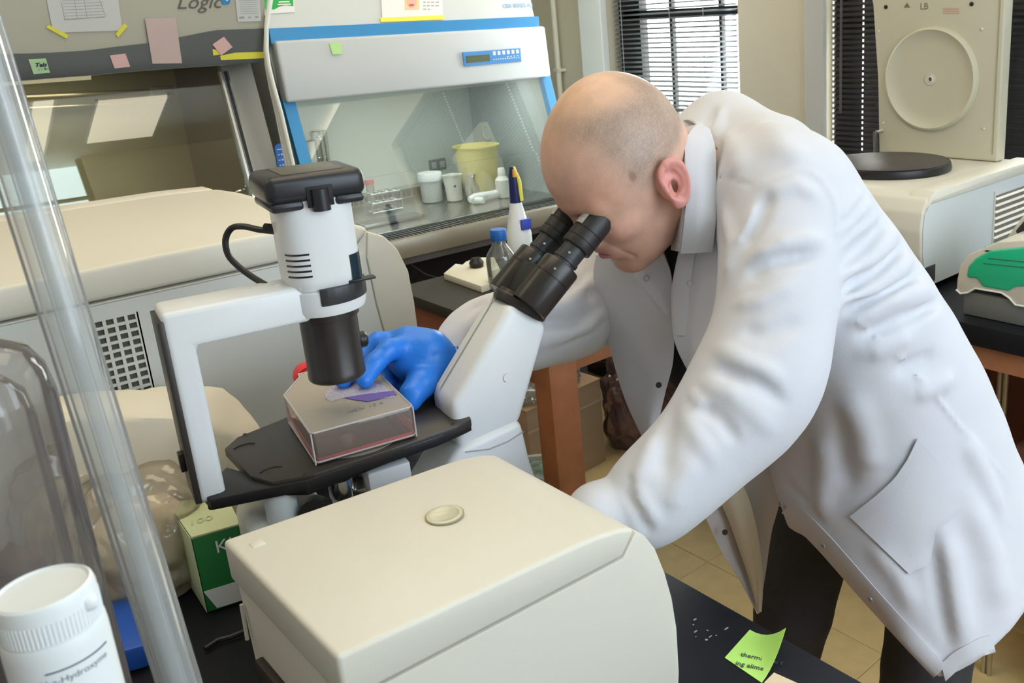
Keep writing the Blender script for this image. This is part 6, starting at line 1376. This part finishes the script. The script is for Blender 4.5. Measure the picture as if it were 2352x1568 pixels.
ear = ss(.0785, .083, y)*ss(-.045, -.035, z)*(1-ss(.032, .040, z))*ss(-.04, -.03, x)*(1-ss(.008, .014, x))
mixc((.72, .27, .24), .75*ear)
jaw = ss(-.045, -.075, z)*ss(.0, .03, x); mixc((.56, .31, .23), .5*jaw)
# clipped hair: horseshoe of grey stubble round sides and back
hairline = ss(.060, .010, x-.25*(z-.04))*ss(.004, .026, z+.20*x)*(1-ear)
top = 1-ss(.100, .122, z-.25*x)*ss(-.06, -.02, x)*.9
hair = hairline*top*(1-ss(.128, .136, z))
nz = np.random.RandomState(3).rand(len(v)); hair = np.clip(hair*(.60+.5*nz), 0, 1)
mixc((.265, .225, .18), .78*hair)
mixc((.52, .17, .16), np.clip(1.35*np.exp(-((z+.0640)/.0100)**2), 0, 1)*np.exp(-(y/.024)**4)*ss(.078, .084, x))
mole = march(sd_head, 1454, 405); mixc((.26, .16, .11), .8*np.exp(-((np.linalg.norm((v-mole)@np.stack([HF, HL, HU]).T/A_(.0052, .02, .0075), axis=1))**4)))
brow = np.exp(-((z-.022-.0-.05*(y-.03))/.0045)**2)*ss(.008, .014, y)*(1-ss(.046, .054, y))*ss(.05, .07, x); mixc((.30, .20, .14), .45*brow)
lash = np.exp(-((z+.004)/.0018)**2)*np.exp(-((y-.031)/.013)**4)*ss(.06, .07, x); mixc((.16, .09, .07), .8*lash)
nost = np.exp(-(((x-.101)/.006)**2+((y-.0065)/.004)**2+((z+.043)/.005)**2)); mixc((.20, .08, .07), nost)
body = mesh_from('body', v, F, SKIN, man, col=base)
# lab coat
COATM = mat('white_cotton', (0.62, 0.635, 0.685), 0.85, bump=0.12, bscale=700, spec=0.2)
MATS['white_cotton'].node_tree.nodes['Principled BSDF'].inputs['Sheen Weight'].default_value = 0.15
v, F = polygonise(sd_lab_coat, (.44, .36, .42), (1.62, 1.24, 1.52), .0038, 2)
coat = mesh_from('lab_coat', v, F, COATM, man, 'white lab coat')
print('coat', len(v), _time.time()-_T0)
v, F = polygonise(sd_shirt, (.80, .45, .62), (1.45, 1.15, 1.32), .008, 1)
mesh_from('shirt', v, F, mat('navy_shirt', (.008, .010, .018), .85), man, 'near-black navy shirt')
v, F = polygonise(sd_jeans, (.80, .42, -.02), (1.50, 1.25, .95), .008, 1)
JEAN = mat('dark_denim', (.055, .056, .060), .85, bump=.4, bscale=90, var=.35, vscale=10)
jeans = mesh_from('jeans', v, F, JEAN, man, 'dark grey jeans')
for L_, nm in ((LEG_F, 0), (LEG_N, 1)):
    e = L_[-1]; e = A_(e[0], e[1], 0); 
    fwd = Vector((-.97, .20, 0)); c = Vector(e); 
    sh = MB(); sh.tube([c-fwd*.09+Vector((0, 0, .045)), c-fwd*.02+Vector((0, 0, .052)), c+fwd*.08+Vector((0, 0, .042)), c+fwd*.15+Vector((0, 0, .034)), c+fwd*.185+Vector((0, 0, .028))], [.036, .042, .042, .036, .016], 18)
    s_ = sh.build('shoe', mat('black_leather', (.015, .014, .013), .4), man)
    so = MB(); so.prism([c+fwd*a+Vector((-fwd.y, fwd.x, 0))*b_+Vector((0, 0, .001)) for a, b_ in ((-.125, -.03), (-.125, .03), (0, .042), (.12, .046), (.185, .03), (.20, 0), (.185, -.03), (.12, -.046), (0, -.042))], (0, 0, .016), .003); o = so.build('sole', mat('rubber_sole', (.05, .045, .04), .7), man); o.parent = s_; o.matrix_parent_inverse = Matrix.Identity(4)
# seam stitches down the outer leg
b = MB(); 
for i in range(26):
    q = march(sd_jeans, 1872-i*1.5, 1335+i*5.5, .9)
    if q is not None: b.tube([q+A_(0, 0, .0), q+A_(0, 0, -.004)], .0016, 4)
if len(b.b.verts): o = b.build('seam_stitching', mat('black_thread', (.004, .004, .005), .7), man); o['kind'] = 'stuff'; o.parent = jeans; o.matrix_parent_inverse = Matrix.Identity(4); o.data.transform(WM(man) @ Matrix.Identity(4)) if False else None
# gloves
GLV = mat('blue_nitrile', (.018, .19, .72), .38, bump=.25, bscale=160, sss=.05)
v, F = polygonise(sd_glove_all, tuple(np.minimum(pd(780, 760, 1.05), pd(1080, 940, 1.05))-A_(.06, .06, .06)), tuple(np.maximum(pd(780, 760, 1.2), pd(1080, 940, 1.2))+A_(.07, .10, .12)), .0019, 1)
mesh_from('glove', v, F, GLV, man, 'blue nitrile glove on the hand at the flask')
lo = np.min([hl(a, b_, c) for a in (-.06, .18) for b_ in (-.08, .08) for c in (-.08, .06)], 0); hi = np.max([hl(a, b_, c) for a in (-.06, .18) for b_ in (-.08, .08) for c in (-.08, .06)], 0)
v, F = polygonise(sd_glove2, lo, hi, .0030, 1)
mesh_from('glove', v, F, GLV, man, 'blue nitrile glove behind the small centrifuge')
# ---- coat details: hanging front panels, collar, pocket, snaps, placket
def resamp(P, n):
    P = [A_(*p) for p in P]; o = []
    for i in range(n):
        s = i/(n-1)*(len(P)-1); k = min(int(s), len(P)-2); q = s-k
        p0, p1, p2, p3 = P[max(k-1, 0)], P[k], P[k+1], P[min(k+2, len(P)-1)]
        o.append(0.5*((2*p1)+(-p0+p2)*q+(2*p0-5*p1+4*p2-p3)*q*q+(-p0+3*p1-3*p2+p3)*q**3))
    return o
def patch(name, Lp, Rp, m, parent, n=28, k=16, thick=.0025, bulge=.012, ripple=.003, rf=2.0, label=None, ph=0.0):
    a = resamp([pd(*t_) for t_ in Lp], n); b_ = resamp([pd(*t_) for t_ in Rp], n); G = []
    for i in range(n):
        row = []
        for j in range(k):
            q = j/(k-1); p = a[i]*(1-q)+b_[i]*q; tc = CAM-p; tc = tc/np.linalg.norm(tc)
            p = p+tc*(bulge*math.sin(PI*q)+ripple*math.sin(2*PI*rf*q+i*.12+ph)*math.sin(PI*q)); row.append(Vector(p))
        G.append(row)
    o = MB().grid(G, thick).build(name, m, None, angle=1.2, label=label); o.parent = parent; o.matrix_parent_inverse = (WM(man)).inverted() if parent is man else Matrix.Identity(4)
    return o
def coatpart(o):
    o.parent = coat; o.matrix_parent_inverse = Matrix.Identity(4); return o
def cpatch(*a, **k):
    o = patch(a[0], a[1], a[2], a[3], None, **k); return coatpart(o)
cpatch('front_panel', [(1372, 585, 1.29), (1366, 640, 1.31), (1388, 730, 1.33), (1412, 830, 1.34), (1440, 920, 1.34), (1482, 1010, 1.34)],
      [(1520, 560, 1.245), (1543, 640, 1.25), (1549, 740, 1.26), (1546, 830, 1.28), (1528, 900, 1.30), (1500, 1010, 1.33)], COATM, bulge=.010, ripple=.002, rf=1.0)
cpatch('lapel_fold', [(1452, 590, 1.265), (1458, 632, 1.268), (1490, 670, 1.262), (1530, 718, 1.25)], [(1522, 575, 1.235), (1540, 620, 1.236), (1545, 660, 1.24), (1549, 735, 1.247)], COATM, bulge=.004, ripple=.0, n=14, k=8)
cpatch('front_panel', [(1566, 560, 1.195), (1549, 640, 1.20), (1545, 700, 1.20), (1552, 780, 1.19), (1575, 835, 1.18), (1598, 870, 1.17)],
      [(1660, 500, 1.15), (1680, 560, 1.145), (1668, 640, 1.14), (1650, 720, 1.14), (1628, 790, 1.13), (1600, 872, 1.13)], COATM, bulge=.006, ripple=.0035, rf=1.6, ph=1.2)
cpatch('placket', [(1564, 575, 1.188), (1553, 640, 1.192), (1549, 700, 1.192), (1556, 770, 1.184)], [(1600, 575, 1.172), (1590, 640, 1.174), (1586, 700, 1.172), (1592, 770, 1.166)], COATM, bulge=.001, ripple=0, n=14, k=6)
# far panel hanging below the chest, lining side towards us
LIN = mat('bounce_lit_lining', (0.60, 0.57, 0.45), 0.9)  # yellow light bouncing off the floor is put into this colour
cpatch('far_skirt_panel', [(1588, 1130, 1.42), (1622, 1190, 1.44), (1655, 1262, 1.47), (1700, 1335, 1.50), (1738, 1408, 1.52)],
      [(1790, 1040, 1.40), (1792, 1140, 1.42), (1772, 1220, 1.46), (1758, 1320, 1.50), (1744, 1406, 1.52)], COATM, bulge=-.010, ripple=.006, rf=1.0, ph=.5)
cpatch('facing_strip', [(1640, 1120, 1.40), (1672, 1185, 1.425), (1700, 1262, 1.455), (1725, 1335, 1.49), (1742, 1404, 1.508)],
      [(1690, 1080, 1.385), (1722, 1150, 1.405), (1742, 1240, 1.44), (1750, 1330, 1.485), (1746, 1404, 1.508)], LIN, bulge=.006, ripple=.003, rf=.8)
# collar leaf, its return to the neck and the part going round the back
cpatch('collar', [(1604, 286, 1.185), (1576, 322, 1.145), (1574, 380, 1.125), (1578, 440, 1.120), (1573, 510, 1.125), (1565, 580, 1.150)],
      [(1628, 300, 1.185), (1640, 345, 1.155), (1641, 400, 1.140), (1641, 460, 1.133), (1640, 520, 1.130), (1634, 576, 1.145)], COATM, bulge=.006, ripple=.0008, n=26, k=10, thick=.003)
cpatch('collar_stand', [(1552, 300, 1.25), (1548, 380, 1.24), (1550, 450, 1.24), (1548, 520, 1.24), (1545, 575, 1.22)],
      [(1604, 288, 1.186), (1577, 350, 1.135), (1579, 430, 1.122), (1574, 510, 1.127), (1566, 578, 1.152)], COATM, bulge=.002, ripple=0, n=22, k=8)
cpatch('collar', [(1604, 286, 1.186), (1592, 276, 1.24), (1578, 272, 1.30), (1560, 280, 1.36)], [(1632, 302, 1.186), (1622, 296, 1.24), (1608, 292, 1.30), (1590, 296, 1.36)], COATM, bulge=.006, ripple=0, n=14, k=8)
# pocket, conforming to the cloth
def conf(x, y, off): 
    q = march(sd_lab_coat, x, y, .7)
    tc = CAM-q; return q+tc/np.linalg.norm(tc)*off
def cpoly(edgeA, edgeB, name, off, n=10, k=10, thick=.0012):
    def lerp(P, s): s = s*(len(P)-1); i = min(int(s), len(P)-2); f = s-i; return (P[i][0]*(1-f)+P[i+1][0]*f, P[i][1]*(1-f)+P[i+1][1]*f)
    G = []
    for i in range(n):
        a = lerp(edgeA, i/(n-1)); b_ = lerp(edgeB, i/(n-1)); G.append([Vector(conf(a[0]*(1-j/(k-1))+b_[0]*j/(k-1), a[1]*(1-j/(k-1))+b_[1]*j/(k-1), off)) for j in range(k)])
    # smooth the depth noise
    for _ in range(2):
        for i in range(1, n-1):
            for j in range(1, k-1): G[i][j] = (G[i][j]*2+G[i-1][j]+G[i+1][j]+G[i][j-1]+G[i][j+1])/6
    return coatpart(MB().grid(G, thick).build(name, COATM, None, angle=1.2))
cpoly([(1951, 1186), (2010, 1140), (2054, 1100), (2085, 1055), (2108, 1007)], [(2088, 1318), (2135, 1295), (2150, 1215), (2205, 1168), (2213, 1126)], 'pocket', .0035, 14, 14)
cpoly([(1951, 1186), (2010, 1140), (2054, 1100), (2085, 1055), (2108, 1007)], [(1968, 1203), (2028, 1158), (2072, 1118), (2103, 1072), (2124, 1024)], 'pocket_hem', .0052, 12, 4)
# seams as raised piping
def seamline(pts, name='seam', r=.0011, off=.0006):
    P = []
    for i in range(len(pts)-1):
        for s in range(6): q = s/6; P.append((pts[i][0]*(1-q)+pts[i+1][0]*q, pts[i][1]*(1-q)+pts[i+1][1]*q))
    P.append(pts[-1]); Q = [march(sd_lab_coat, x, y, .7) for x, y in P]; Q = [Vector(c) for c in Q if c is not None]
    coatpart(MB().tube(Q, r, 6).build(name, COATM, None))
def edgeband(pts, inw, name, w_=(34, 18, 4), over=7):
    """folded hem band along a cut edge: follows the cloth, reaches a little past the edge"""
    P = []
    for i in range(len(pts)-1):
        for k_ in range(7): q = k_/7; P.append((pts[i][0]*(1-q)+pts[i+1][0]*q, pts[i][1]*(1-q)+pts[i+1][1]*q))
    P.append(pts[-1]); G = []
    for x, y in P:
        row = []
        for d_ in w_:
            q = march(sd_lab_coat, x+inw[0]*d_, y+inw[1]*d_, .7); row.append(q)
        if any(c is None for c in row): continue
        tc = CAM-row[0]; tc = tc/np.linalg.norm(tc); dep = [float((c-CAM)@CF) for c in row]
        if max(dep)-min(dep) > .06: continue
        ext = pd(x-inw[0]*over, y-inw[1]*over, dep[-1]+(dep[-1]-dep[-2])*.8)
        G.append([Vector(c+tc*.0022) for c in row]+[Vector(ext+tc*.0016), Vector(ext-tc*.007)])
    for _ in range(2):
        for i in range(1, len(G)-1): G[i] = [(G[i][j]*2+G[i-1][j]+G[i+1][j])/4 for j in range(len(G[i]))]
    if len(G) > 2: coatpart(MB().grid(G, .0015).build(name, COATM, None, angle=1.2))
edgeband([(1800, 1172), (1888, 1262), (1995, 1385), (2100, 1500), (2158, 1560)], (.72, -.69), 'front_band')
edgeband([(2165, 1562), (2200, 1530), (2260, 1497), (2320, 1482), (2348, 1478)], (-.25, -.97), 'hem_band')
# snaps
RING = mat('snap_metal', (.50, .51, .55), .35, .6); DARKR = mat('snap_dark', (.06, .06, .05), .4, .4)
def snap(c, n, r=.0046, m=RING):
    nrm = Vector(n); nn = nrm.normalized()
    coatpart(MB().lathe([(r*.66, .0), (r*.66, .0010), (r*.78, .0014), (r*.9, .0010), (r*.9, 0), (r*.66, 0)], Vector(c)+nn*.0006, nn, 20).build('snap', m, None))
def nrm_at(fn, q, e=.004): 
    g = A_(*[float(fn((q+np.eye(3)[k]*e)[None])[0]-fn((q-np.eye(3)[k]*e)[None])[0]) for k in range(3)]); return g/np.linalg.norm(g)
for x, y in ((1796, 1158), (1893, 1252), (2000, 1374)):
    q = march(sd_lab_coat, x+3, y-3, .7)
    if q is not None: n_ = nrm_at(sd_lab_coat, q); snap(q+n_*.004, n_)
for x, y, d_, m in ((1485, 639, 1.243, RING), (1513, 884, 1.276, DARKR), (1512, 640, 1.23, None), (1585, 650, 1.150, RING)):
    if m: q = pd(x, y, d_); snap(q, CAM-q, .0048, m)
q = pd(1665, 1222, 1.43); snap(q, CAM-q, .005, DARKR)
print('person', _time.time()-_T0)
